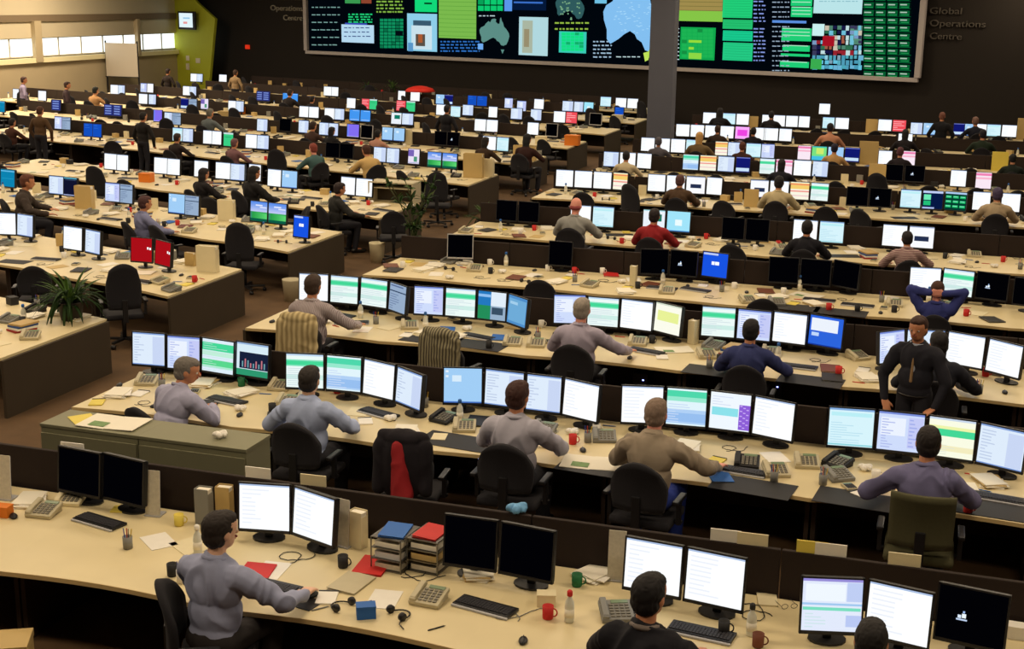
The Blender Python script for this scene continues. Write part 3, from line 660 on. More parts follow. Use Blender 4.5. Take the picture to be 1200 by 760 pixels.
 ('behind the bushy plant', [(71,264),(99,268),(118,272)], 'Ww', {}),
 ('glowing red on the left block', [(152,278),(179,280),(203,286)], 'RR', {}),
 ('beside the standing lilac shirt', [(14,108),(22,108)], 'W', {}),
 ('right of the standing lilac shirt', [(42,110),(55,111)], 'W', {}),
 ('left of the standing woman', [(56,113),(72,114)], 'o', {}),
 ('below the standing woman', [(62,134),(73,135),(83,136)], 'Ll', {}),
 ('the blue pair at far left', [(96,144),(109,145),(120,146)], 'nn', {}),
 ('under the whiteboard', [(128,102),(139,103),(147,104)], 'Ww', {}),
 ('below the whiteboard', [(120,118),(132,119),(144,121)], 'oo', {}),
 ('at the far left edge', [(-6,123),(6,124)], 'q', {}),
 ('right of the whiteboard', [(163,95),(172,95),(181,96)], 'LW', {}),
 ('below right of the whiteboard', [(159,107),(174,107),(184,108)], 'Ww', {}),
 ('left of the green wall', [(213,99),(222,99),(231,100)], 'Ww', {}),
 ('at the foot of the green wall', [(222,86),(231,87),(238,87)], 'Ww', {}),
 ('right of the green wall', [(255,88),(266,89)], 'W', {}),
 ('below the green wall', [(210,115),(221,116),(232,116)], 'Ol', {}),
 ('right below the green wall', [(234,115),(244,116)], 'z', {}),
 ('in front of the dark corner, far left', [(266,116),(277,117),(286,118)], 'Ww', {}),
 ('the violet one before the pair', [(178,129),(190,129)], 'v', {}),
 ('beside the violet screen, far left', [(191,131),(202,132),(213,133)], 'wl', {}),
 ('the bright pair of the left block', [(200,149),(214,150),(228,150)], 'Cw', {}),
 ('left of the solid green screen', [(237,150),(249,152),(260,154)], 'WW', {}),
 ('beside the mauve-shirted person', [(262,155),(272,156)], 'm', {}),
]
def fit_label(words, cap=16):
    w_ = words.split(); return ' '.join(w_[:cap])
STATIONS = []
warned = 0
taken = []
for anc, vs, codes, op in RUNS:
    n = len(codes); ym = sum(v[1] for v in vs)/len(vs); xm = (vs[0][0]+vs[-1][0])/2
    PT = [at(x, y, 1.205) for x, y in vs]; Ym = sum(p.y for p in PT)/len(PT)
    if Ym > 20.5:
        c = at(xm, ym, 1.205)
        nd = near_desk(c.x, c.y, .55, .3 if c.x > -10 else .42) if 'Y' not in op else (0, c.x, op['Y'])
        Y = nd[2]
        if nd[0] > .9: print('RUN off desk %.2f' % nd[0], anc, tuple(round(q, 1) for q in c), round(Y, 1))
        PT = [aty(x, ym, Y) for x, y in vs]
        bend = [0]*n
        sl = SHEAR*.8 if PT[0].x < -10.3 else 0
        PT = [Vector((p.x, Y+sl*(p.x-PT[len(PT)//2].x), 0)) for p in PT]
    for i, code in enumerate(codes):
        a, b = PT[i], PT[i+1]; d = b-a; mid = (a+b)/2; yaw = math.atan2(d.y, d.x)
        if Ym > 20.5: yaw = (SHEAR*.6 if mid.x < -10.3 else 0)+random.uniform(-.05, .05) - (.12 if i == n-1 and n > 2 else 0)
        wr = math.hypot(d.x, d.y)/MW; wr = min(1.10, max(.85, wr))*.975
        if Ym <= 20.5:
            nd = near_desk(mid.x, mid.y, .3, .16)
            mid = Vector((mid.x*nd[2]/mid.y, nd[2], 0)) if nd[0] < .9 else mid
        pos = 'the ' if 0 else ''
        if n == 1: lab = '%s monitor %s' % (LOOK[code], anc)
        else:
            pos = ('left one' if i == 0 else 'right one') if n == 2 else ['leftmost', 'second', 'third', 'fourth', 'fifth'][i] + ('' if i == 0 else ' from left')
            lab = '%s monitor, %s, %s' % (LOOK[code], pos, anc)
        bz = M_SILVER if op.get('bez') == 'silver' else None
        monitor((mid.x, mid.y, DZ+.001 if 'Y' not in op else DZ+.25), yaw, code, fit_label(lab), 'desktop monitors in banks on the desk rows', bz, wr, v=(i+len(anc)) % 2)
    STATIONS.append((anc, PT, Ym, n, codes))
print('MONITORS', sum(len(r[2]) for r in RUNS))
#@@PEOPLE
# ------------------------------------------------------------------ people: one continuous body each, with hair and clothes as children
from mathutils import noise as mnoise
def cap_bm(bm, p0, p1, r0, r1, seg=12):
    p0, p1 = Vector(p0), Vector(p1); d = p1-p0
    if d.length < 1e-5: d = Vector((0, 0, 1e-4)); p1 = p0+d
    z = d.normalized(); x = z.orthogonal().normalized(); y = z.cross(x); rings = []
    for a in (-80, -55, -28, 0): 
        a = math.radians(a); rings.append((p0+z*r0*math.sin(a), r0*math.cos(a)))
    for a in (0, 28, 55, 80):
        a = math.radians(a); rings.append((p1+z*r1*math.sin(a), r1*math.cos(a)))
    vs = [[bm.verts.new(c+(x*math.cos(2*PI*i/seg)+y*math.sin(2*PI*i/seg))*r) for i in range(seg)] for c, r in rings]
    for A, B in zip(vs, vs[1:]):
        for i in range(seg): bm.faces.new((A[i], A[(i+1) % seg], B[(i+1) % seg], B[i]))
    bm.faces.new(vs[0][::-1]); bm.faces.new(vs[-1])
def ell_bm(bm, c, r, R=None):
    m = Matrix.Translation(c) @ (R.to_4x4() if R is not None else Matrix.Identity(4)) @ Matrix.Diagonal((*r, 1))
    bmesh.ops.create_icosphere(bm, subdivisions=3, radius=1, matrix=m)
def blob(name, caps, ells, voxel, smooth=3, fold=0, fscale=9, seed=0, taper=None):
    bm = bmesh.new()
    for c in caps: cap_bm(bm, *c)
    for e in ells: ell_bm(bm, *e)
    me = D.meshes.new('tmp'); bm.to_mesh(me); bm.free()
    o = D.objects.new('tmp', me); COL.objects.link(o)
    md = o.modifiers.new('r', 'REMESH'); md.mode = 'VOXEL'; md.voxel_size = voxel
    ms = o.modifiers.new('s', 'SMOOTH'); ms.iterations = smooth; ms.factor = .6
    dg = bpy.context.evaluated_depsgraph_get(); res = D.meshes.new_from_object(o.evaluated_get(dg)); res.name = name
    D.objects.remove(o); D.meshes.remove(me)
    n = len(res.vertices)
    if fold:
        co = np.empty(n*3, np.float32); res.vertices.foreach_get('co', co); no = np.empty(n*3, np.float32); res.vertices.foreach_get('normal', no)
        co = co.reshape(-1, 3); no = no.reshape(-1, 3); d = np.empty(n, np.float32)
        for i, p in enumerate(co.tolist()):
            v = Vector((p[0]*fscale, p[1]*fscale, p[2]*fscale*.55+seed)); w_ = mnoise.noise(v*.6)*1.3; d[i] = 1-2*abs(mnoise.noise(v+Vector((w_, w_, w_))))
        if taper is not None: d *= np.clip((co[:, 2]-taper)/.12, 0, 1)
        co += no*(d*fold)[:, None]; res.vertices.foreach_set('co', co.ravel())
    res.polygons.foreach_set('use_smooth', [True]*len(res.polygons)); res.update(); return res
def ik(S, T, a, b, hint):
    S, T = Vector(S), Vector(T); d = T-S; L = min(d.length, a+b-.005); dn = d.normalized(); T = S+dn*L
    x = (a*a-b*b+L*L)/(2*L); h = math.sqrt(max(0, a*a-x*x)); hv = Vector(hint); hv = (hv-dn*hv.dot(dn)).normalized()
    return S+dn*x+hv*h, T
BODY = {}
def build_body(pose, q):
    """pose: dict(stand, lean, hy, hp, side, LH, RH, hair, sleeves); q: 0 near 1 middle 2 far"""
    vx = (.0075, .011, .02)[q]; P = pose; st = P.get('stand', 0); zp = .94 if st else .545
    L = P.get('lean', .12); sd = P.get('side', 0)
    R = Matrix.Rotation(-L, 3, 'X') @ Matrix.Rotation(sd, 3, 'Y')
    pel = Vector((0, 0, zp)); T = lambda x, y, z: pel + R @ Vector((x, y, z))
    nb = T(0, 0, .475); Hr = Matrix.Rotation(P.get('hy', 0), 3, 'Z') @ Matrix.Rotation(P.get('hp', -L*.4), 3, 'X')
    hc = nb + (R @ Vector((0, .02, .075))) + Hr @ Vector((0, .015, .095)); HT = lambda x, y, z: hc + Hr @ Vector((x, y, z))
    body_c, shirt_c, trou_c, shoe_c = [], [], [], []; body_e, shirt_e, trou_e = [], [], []
    # head
    body_e += [(hc, (.076, .096, .112), Hr), (HT(0, .03, -.062), (.056, .058, .05), Hr), (HT(0, .01, .03), (.079, .098, .09), Hr)]
    body_c += [(nb+R @ Vector((0, -.01, -.05)), HT(0, -.015, -.06), .058, .054), (HT(0, .09, .008), HT(0, .112, -.026), .010, .016), (HT(-.03, .08, .022), HT(.03, .08, .022), .014, .014), (HT(-.016, .094, -.058), HT(.016, .094, -.058), .009, .009)]
    for s in (-1, 1): body_e.append((HT(s*.078, -.004, -.008), (.012, .022, .033), Hr))
    # torso
    body_e += [(T(0, 0, .33), (.155, .098, .17), R), (T(0, 0, .12), (.14, .1, .17), R)]
    shirt_e += [(T(0, -.005, .34), (.182, .122, .175), R), (T(0, .01, .14), (.165, .128, .18), R), (T(0, .0, .02), (.165, .125, .12), R)]
    shirt_c += [(T(-.15, -.005, .40), T(.15, -.005, .40), .078, .078), (T(-.02, -.01, .46), T(.02, -.01, .46), .07, .07)]
    elb = {}; bent = P.get('hands', 'desk')
    for s, W in ((-1, P['LH']), (1, P['RH'])):
        S = T(s*.185, 0, .395); hint = (s*1, -.3, -.5) if bent == 'desk' else (s*1, .3, .1)
        E, Wr = ik(S, W, .29, .255, hint); fd = (Wr-E).normalized()
        body_c += [(S, E, .048, .04), (E, Wr, .038, .026)]
        slv = P.get('sleeves', 1.0)
        shirt_c += [(S, E, .068, .054)]
        if slv > 0: shirt_c += [(E, E+(Wr-E)*slv*.97, .052, .04 if slv > .8 else .047)]
        # hand: palm, four fingers, thumb
        hd = Vector((fd.x, fd.y, fd.z*.25)).normalized() if bent == 'desk' else Vector((-s*.8, -.1, .1)).normalized()
        up_ = Vector((0, 0, 1)) if bent == 'desk' else Vector((0, -1, 0)); sx = hd.cross(up_).normalized(); nrm = sx.cross(hd)
        for k in range(4):
            off = (k-1.5)*.0195; kn = Wr+hd*.088+sx*off*1.05+nrm*.004; body_c.append((Wr+hd*.012+sx*off*.7, kn, .0155, .0125))
            ln = (.034, .042, .044, .037)[k] if s == 1 else (.037, .044, .042, .034)[k]
            m1 = kn+hd*ln-nrm*.006+sx*off*.12; m2 = m1+hd*ln*.72-nrm*.02; body_c += [(kn, m1, .0095, .0085), (m1, m2, .0085, .007)]
        tb = Wr+hd*.03-sx*s*.028; tm = tb+hd*.035-sx*s*.03-nrm*.006; body_c += [(tb, tm, .014, .011), (tm, tm+hd*.03-sx*s*.008-nrm*.008, .0105, .0085)]
    # legs
    for s in (-1, 1):
        hip = pel+Vector((s*.09, 0, -.01))
        if st: kn = Vector((s*.1, .03, .5)); an = Vector((s*.11, -.02, .085))
        else: kn = Vector((s*.13, .43, .515)); an = Vector((s*.13, P.get('foot', .36), .085))
        toe = an+Vector((s*.015, .16, -.045))
        body_c += [(hip, kn, .07, .05), (kn, an, .048, .034), (an, toe, .032, .028)]
        trou_c += [(hip, kn, .093 if not st else .088, .066), (kn, an+Vector((0, 0, .02)), .063, .056)]
        shoe_c += [(an+Vector((0, -.045, -.035)), toe+Vector((0, .02, -.003)), .044, .037), (an, an+Vector((0, 0, -.02)), .044, .044)]
    trou_e += [(pel+Vector((0, -.01, 0)), (.165, .125, .105))]
    out_ = {}
    out_['body'] = blob('body', body_c, body_e, vx, 2)
    out_['shirt'] = blob('shirt', shirt_c, shirt_e, (.009, .012, .02)[q], 4, fold=(.017, .013, 0)[q], fscale=8, seed=P.get('seed', 0), taper=zp+.06)
    out_['trousers'] = blob('trousers', trou_c, trou_e, (.012, .015, .022)[q], 3, fold=(.006, 0, 0)[q])
    if q < 2: out_['shoe'] = [blob('shoe', shoe_c[:2], [], .012, 2), blob('shoe', shoe_c[2:], [], .012, 2)]
    hs = P.get('hair', 'short'); he = []
    if hs == 'short': he = [(HT(0, -.016, .032), (.085, .102, .098), Hr), (HT(0, -.04, -.02), (.08, .07, .075), Hr), (HT(0, .016, .074), (.07, .088, .05), Hr)]
    elif hs == 'long': he = [(HT(0, .016, .074), (.074, .09, .05), Hr), (HT(0, -.018, .03), (.088, .104, .1), Hr), (HT(0, -.05, -.05), (.085, .07, .13), Hr), (HT(0, -.06, -.14), (.08, .05, .08), Hr)]
    elif hs == 'bald': he = [(HT(0, -.045, -.02), (.082, .058, .045), Hr)]
    out_['hair'] = blob('hair', [], he, (.007, .01, .018)[q], 1, fold=(.004, .004, 0)[q], fscale=40)
    if q == 0 or P.get('face'):
        for nm, pts, r in (('eye', [(-.031, .085, .0), (.031, .085, .0)], .0125),):
            out_[nm] = [HT(*p) for p in pts]
        out_['mouth'] = (HT(-.02, .1, -.048), HT(.02, .1, -.048))
    if q < 2:
        bmc = bmesh.new(); n_ = 18; bm_pts = [nb+R @ Vector((.066*math.cos(2*PI*i/n_), .062*math.sin(2*PI*i/n_)-.008, .012+.018*(1-math.sin(2*PI*i/n_))/2)) for i in range(n_)]
        for i in range(n_): cap_bm(bmc, bm_pts[i], bm_pts[(i+1) % n_], .017, .017, 6)
        out_['collar'] = mesh(bmc, 'collar', True)
        out_['belt'] = blob('belt', [], [(T(0, .005, -.015), (.172, .134, .02), R)], .011, 1)
    out_['headoff'] = hc; return out_
EYE = None
def skin_m(k): return mat('skin_%d' % k, (srgb(222, 174, 144), srgb(196, 132, 96), srgb(150, 96, 66), srgb(226, 150, 130))[k], .55, var=.05, scale=20)
PEOPLE = []; OFFP = []
def person(hx, hy, pose, q, shirt, hair, label, skin=0, yaw=0, trousers=None, hz=None, chair='black', collar=None, chair_label=None):
    global EYE
    key = repr((sorted(pose.items(), key=lambda a: a[0]), q))
    if key not in BODY: BODY[key] = build_body(pose, q)
    if at(hx, hy, 1.3).x < -10.4: yaw -= .2
    yo = .21+.26*min(1, abs(math.sin(yaw))) if hy < 460 else .21
    B = BODY[key]; ho = B['headoff']; Rz = Matrix.Rotation(yaw, 3, 'Z'); sc = 1.1
    if pose.get('stand'): sc = 1.06
    else:                    # seated people keep their hips just in front of the desk edge: their size settles between 1.02 and 1.18
        best = None
        for k in range(17):
            s_ = 1.02+.01*k; hw = at(hx, hy, ho.z*s_); o2 = Rz @ Vector((ho.x, ho.y, 0))*s_; lx, ly = hw.x-o2.x, hw.y-o2.y
            for x0, x1, y0, y1, sh in DESKS:
                if x0-.6 < lx < x1+.6:
                    y0 = y0+sh*(lx-x1)
                    e = abs(ly-(y0-yo))+abs(s_-1.1)*.6
                    if best is None or e < best[0]: best = (e, s_, y0-yo)
        lim = 1.2 if hy > 200 else 2.7; sc = best[1] if best and best[0] < lim else 1.1
    hw = at(hx, hy, ho.z*sc); o2 = Rz @ Vector((ho.x, ho.y, 0))*sc; loc = [hw.x-o2.x, hw.y-o2.y, 0]
    if not pose.get('stand') and best and best[0] < lim:
        mx = .5 if hy > 300 else 1.3 if hy > 200 else 2.6
        dy = max(-mx, min(mx, best[2]-loc[1])) if hy < 460 else min(0, best[2]+.01-loc[1])
        loc[1] += dy; loc[0] += dy*hw.x/hw.y
    if not pose.get('stand') and abs(loc[1]-(best[2] if best else 0)) > .3: OFFP.append((label, round(loc[1], 1), best))
    if pose.get('stand'): loc[:2] = keep_clear(loc[0], loc[1], .33)
    loc = tuple(loc)
    r = empty('person', loc, yaw); r.scale = (sc,)*3; tag(r, label, 'person')
    mobj('body', B['body'], skin_m(skin), r); hm = hair if not isinstance(hair, tuple) else mat('hair_%d_%d_%d' % hair, srgb(*hair), .75, var=.35, scale=50)
    mobj('hair', B['hair'], hm, r)
    sm = shirt if not isinstance(shirt, tuple) else mat('cloth_%d_%d_%d' % shirt, srgb(*shirt), .9, var=.08, scale=6)
    mobj('shirt', B['shirt'], sm, r); tm = trousers or (32, 32, 40); tmm = mat('cloth_%d_%d_%d' % tm, srgb(*tm), .9, var=.08, scale=6)
    mobj('trousers', B['trousers'], tmm, r)
    if 'shoe' in B:
        for s in B['shoe']: mobj('shoe', s, mat('black_leather', srgb(26, 22, 20), .4), r)
    if 'collar' in B:
        mobj('collar', B['collar'], sm if collar is None else mat('cloth_%d_%d_%d' % collar, srgb(*collar), .9, var=.08, scale=6), r); mobj('belt', B['belt'], mat('black_leather', srgb(26, 22, 20), .4), r)
    if 'eye' in B:
        if EYE is None:
            bm = bmesh.new(); bmesh.ops.create_icosphere(bm, subdivisions=2, radius=.0125); EYE = mesh(bm, 'eye', True)
            bm = bmesh.new(); bmesh.ops.create_icosphere(bm, subdivisions=2, radius=.007); EYE2 = mesh(bm, 'iris', True); build_body.iris = EYE2
        hd = Rz  # eyes are placed in the person's own frame
        for p in B['eye']:
            e = mobj('eye', EYE, mat('eye_white', srgb(225, 220, 210), .3), r, p); mobj('iris', build_body.iris, mat('iris_dark', srgb(40, 28, 20), .3), e, (0, .008, 0))
        a, b = B['mouth']; bm = bmesh.new(); cap_bm(bm, a, b, .007, .007, 8); mobj('mouth', mesh(bm, 'mouth', True), mat('lips', srgb(150, 80, 70), .6), r)
    PEOPLE.append((loc, yaw, chair, label, pose.get('stand', 0), chair_label, q, sc)); return r
SIT = dict(LH=(-.2, .43, .712), RH=(.22, .43, .712))
def P_(**k): d = dict(SIT); d.update(k); return d
BLUEG = (118, 124, 150); LBLUE = (140, 152, 188); CHK = stripes('grey_check_cloth', srgb(184, 176, 178), srgb(138, 122, 128), 22)
near = [
 (258, 622, P_(RH=(.35, .42, .712), LH=(-.1, .40, .70), lean=.10, hy=-.35, seed=1), 0, (150, 156, 186), (38, 30, 26), 'man in grey-blue shirt reaching his right hand to a mouse, front row', dict(skin=0, yaw=-.12, trousers=(44, 40, 40))),
 (761, 698, P_(lean=.08, hy=-.25, seed=2), 0, (26, 26, 34), (22, 18, 20), 'dark-haired man in black shirt before two white screens, front row', dict(skin=1, yaw=-.1, collar=(120, 110, 104))),
 (1021, 752, P_(lean=.02, seed=3), 0, (60, 60, 72), (26, 22, 22), 'person whose dark hair just shows at the bottom edge', dict(skin=1)),
 (219, 434, P_(lean=.42, hy=-.75, hp=-.15, RH=(.06, .50, .74), LH=(-.2, .45, .712), seed=4), 0, (166, 166, 194), (112, 106, 100), 'grey-haired man in lilac shirt leaning forward, hand near his chin', dict(skin=1, yaw=-.35)),
 (363, 445, P_(lean=.06, LH=(-.27, .30, .70), seed=5), 0, (164, 178, 214), (42, 36, 34), 'dark-haired man in light blue shirt sitting upright, second row', dict(skin=0)),
 (607, 464, P_(lean=.05, hy=-.2, seed=6), 0, (174, 172, 188), (62, 36, 30), 'brown-haired man in grey-blue shirt, second row', dict(skin=1)),
 (769, 485, P_(lean=.2, RH=(.42, .45, .712), seed=7), 0, (154, 140, 122), (132, 112, 98), 'light-haired man in taupe jumper and blue jeans, hand on desk', dict(skin=3, trousers=(38, 60, 150), yaw=-.1)),
 (1088, 519, P_(lean=.1, LH=(-.3, .36, .712), seed=8), 0, (108, 106, 144), (30, 22, 22), 'dark-haired man in slate shirt on the olive-backed chair', dict(skin=1, chair='olive')),
 (367, 335, P_(lean=.08, RH=(.36, .42, .712)), 1, 'CHK', (60, 44, 34), 'brown-haired man in patterned grey shirt, third row', dict(skin=1, chair='tan jacket')),
 (682, 363, P_(lean=.12, RH=(.42, .43, .712), hair='short'), 1, (168, 160, 180), (150, 140, 128), 'white-haired man in lilac-grey shirt with outstretched arm, third row', dict(skin=3)),
 (880, 388, P_(lean=.08, RH=(.36, .42, .712)), 1, (52, 60, 110), (24, 20, 24), 'dark-haired man in dark blue shirt, third row', dict(skin=1)),
 (1076, 385, P_(stand=1, lean=.05, LH=(-.24, .12, .84), RH=(.26, .10, .84), face=1), 1, (34, 34, 44), (60, 38, 30), 'standing man in dark suit with pale shirt facing the room', dict(skin=1, yaw=PI-.3, chair=None, collar=(170, 180, 200), hz=1)),
 (1100, 403, P_(lean=.3, hy=.3), 1, (26, 28, 40), (24, 18, 20), 'man in black suit leaning over a chair, third row', dict(skin=1)),
 (1098, 346, P_(lean=-.12, hands='head', LH=(-.09, -.12, 1.17), RH=(.09, -.12, 1.17), hp=-.1), 1, (54, 62, 128), (70, 40, 26), 'man in blue shirt with both hands clasped behind his head', dict(skin=3, yaw=0)),
]
for hx, hy, ps, q, sh, hr, lab, kw in near:
    r_ = person(hx, hy, ps, q, CHK if sh == 'CHK' else sh, hr, lab, **kw)
    if 'standing man' in lab:
        mobj('shirt_front', blob('shirt_front', [((0, .098, 1.30), (0, .125, 1.12), .03, .018)], [], .007, 2), mat('pale_shirt_cotton', srgb(190, 200, 220), .8), r_)
        mobj('necktie', blob('necktie', [((0, .125, 1.34), (0, .15, 1.08), .010, .016)], [], .006, 1), mat('tan_tie', srgb(150, 120, 84), .7), r_)
S_A = P_(lean=.08); S_B = P_(lean=.16, RH=(.36, .42, .712)); S_L = P_(lean=.12, hair='long'); S_BALD = P_(lean=.08, hair='bald'); S_ST = P_(stand=1, lean=.04, LH=(-.25, .12, .86), RH=(.26, .12, .86)); S_R = P_(lean=.35, LH=(-.15, .55, .712), RH=(.2, .5, .712))
BR = stripes('brown_stripe_cloth', srgb(96, 72, 50), srgb(60, 44, 34), 30); CK = stripes('red_grey_check_cloth', srgb(190, 166, 160), srgb(120, 80, 84), 12, 'Z')
far = [
 (675, 240, S_BALD, (150, 150, 146), (150, 70, 70), 'pink-headed person in pale grey shirt, fifth row', 3, 0), (767, 253, S_A, (150, 34, 40), (34, 22, 26), 'dark-haired person in red shirt, fifth row', 1, 0),
 (946, 267, S_A, (22, 22, 32), (24, 18, 22), 'person all in black before a cyan screen, fifth row', 1, 0), (1063, 280, S_B, CK, (28, 20, 26), 'dark-haired person in checked grey and red shirt, fifth row', 1, .2),
 (797, 212, S_A, BR, (90, 60, 60), 'person in brown striped shirt, sixth row', 1, 0), (913, 214, S_A, (196, 180, 140), (26, 22, 28), 'person in cream shirt before orange and green screens, sixth row', 1, 0),
 (1169, 228, S_A, (176, 156, 126), (70, 60, 90), 'person in beige shirt on a black chair, sixth row', 1, 0), (916, 193, S_L, (22, 20, 34), (22, 18, 24), 'dark figure silhouetted on white screens, seventh row', 1, 0),
 (734, 183, S_A, (200, 184, 150), (26, 22, 30), 'dark-haired person in cream shirt, seventh row', 1, 0), (772, 166, S_A, (88, 84, 92), (84, 80, 90), 'seated figure greyed by the glass reflection, eighth row', 2, 0),  # second figure's grey cloth and hair colours hold the reflection's veil
 (820, 157, S_L, (110, 90, 60), (196, 150, 90), 'blond-haired person, eighth row', 0, 0), (870, 173, S_A, (70, 40, 34), (90, 50, 36), 'brown-haired person by the cyan screen, eighth row', 1, 0),
 (883, 154, S_A, (24, 20, 34), (26, 20, 28), 'dark-backed person, ninth row', 1, 0), (844, 131, S_L, (22, 20, 28), (26, 20, 24), 'dark-haired person between white screens, tenth row', 1, 0),
 (904, 135, S_A, (22, 20, 28), (20, 16, 24), 'small dark figure in the middle of the tenth row', 1, 0), (973, 150, S_A, (200, 140, 110), (28, 20, 28), 'dark-haired person in peach top, tenth row', 1, 0),
 (978, 174, S_A, (196, 154, 100), (24, 20, 50), 'dark-haired person in tan shirt, eighth row', 1, 0), (1061, 157, S_L, (30, 24, 30), (26, 20, 26), 'small dark head before a white screen, ninth row', 1, 0),
 (1104, 139, S_ST, (20, 20, 28), (120, 76, 64), 'tall standing figure in black, right of the aisle rows', 1, 0), (1152, 157, S_A, (30, 44, 30), (26, 22, 36), 'person in dark green top, ninth row', 1, 0),
 (1143, 142, S_A, (20, 24, 40), (120, 90, 80), 'person in dark navy at the right, tenth row', 1, .3), (1187, 186, S_A, (30, 40, 34), (26, 26, 26), 'dark-green clad person near the right edge, eighth row', 1, 0),
 (1055, 178, S_A, (34, 26, 34), (90, 50, 60), 'person in dark sleeves, eighth row', 1, 0), (841, 152, S_A, (60, 44, 34), (60, 40, 30), 'brown figure behind the blond one, ninth row', 1, 0),
 (28, 94, S_ST, (150, 140, 168), (62, 38, 30), 'person standing in lilac shirt by the side wall', 1, -.6), (79, 101, S_ST, (60, 44, 48), (56, 34, 26), 'woman standing in dark top before the side wall', 1, -.7),
 (47, 130, S_ST, (84, 62, 40), (76, 48, 32), 'broad person standing in brown jacket at far left', 1, .2), (32, 213, S_B, (62, 52, 46), (96, 56, 40), 'brown-clothed person with ruddy face at the left edge', 1, -.8),
 (170, 238, S_A, (120, 124, 160), (70, 40, 40), 'blue-lit person in pale blue shirt on a black chair', 1, -.4), (239, 204, S_L, (24, 20, 24), (26, 18, 20), 'long-haired dark person in the left block', 1, -.2),  # blue glow on the first figure is put into the shirt colour
 (298, 203, S_L, (20, 18, 20), (22, 18, 22), 'black-haired person in black, left block', 1, -.3), (275, 172, S_A, (120, 86, 90), (110, 76, 80), 'mauve-shirted person in the left block', 1, 0),
 (246, 128, S_A, (96, 104, 106), (110, 106, 96), 'grey-clothed person in the far left rows', 1, 0), (367, 174, S_A, (70, 100, 100), (130, 60, 50), 'reddish-headed person in teal top', 3, 1.2),
 (429, 176, S_R, (204, 170, 110), (70, 40, 28), 'person in cream shirt leaning over a desk', 1, 1.1), (398, 222, S_B, (36, 36, 34), (40, 26, 26), 'person in dark clothes leaning to two white screens', 1, -.5),
 (389, 158, S_L, (24, 22, 26), (24, 20, 26), 'small dark head below the white four screens', 1, 0), (569, 166, S_L, (60, 44, 30), (30, 24, 20), 'dark curly-headed person at centre', 1, 0),
 (524, 128, S_ST, (20, 18, 26), (24, 18, 26), 'person in black standing at centre back', 1, 0), (112, 106, S_A, (200, 150, 100), (26, 30, 26), 'dark-haired person in peach top below the window band', 1, 0),
 (197, 84, S_ST, (34, 22, 18), (34, 20, 18), 'person in dark brown standing beside the green wall', 1, 0), (168, 136, S_ST, (20, 16, 16), (22, 16, 16), 'dark standing person in the far left rows', 1, 0),
 (443, 157, S_A, (190, 140, 120), (24, 22, 24), 'dark-haired person in pink top at centre', 1, 0), (618, 160, S_L, (50, 24, 20), (20, 20, 24), 'dark-haired person beneath the centre white screen', 1, 0),
 (340, 109, S_A, (40, 34, 34), (60, 44, 34), 'dim seated person below the wall lettering', 1, 0), (366, 118, S_A, (24, 20, 26), (26, 20, 24), 'dark seated person at the back, left of white four', 1, 0),
 (276, 84, S_ST, (150, 124, 90), (70, 50, 40), 'person in tan top standing in the dark corner', 1, 0), (367, 148, S_A, (70, 50, 44), (50, 34, 30), 'brown figure between two white back screens', 1, 0),
 (208, 166, S_A, (40, 30, 30), (44, 30, 26), 'dark figure below the bright pair, left block', 1, 0), (15, 150, S_A, (70, 40, 30), (30, 22, 20), 'dark-haired seated person at the left edge, upper rows', 1, 0),
]
FB = []
for hx, hy, ps, sh, hr, lab, sk, yw in far:
    st = ps.get('stand'); person(hx, hy, ps, 2 if hy < 200 else 1, sh, hr, lab, skin=sk, yaw=yw, chair=None if st else 'black', collar=None)
print('OFFP', OFFP); print('wall', wl((-30-W0.x)/wdir.x, 0), wl((-10-W0.x)/wdir.x, 0), wl((-36-W0.x)/wdir.x, 0))
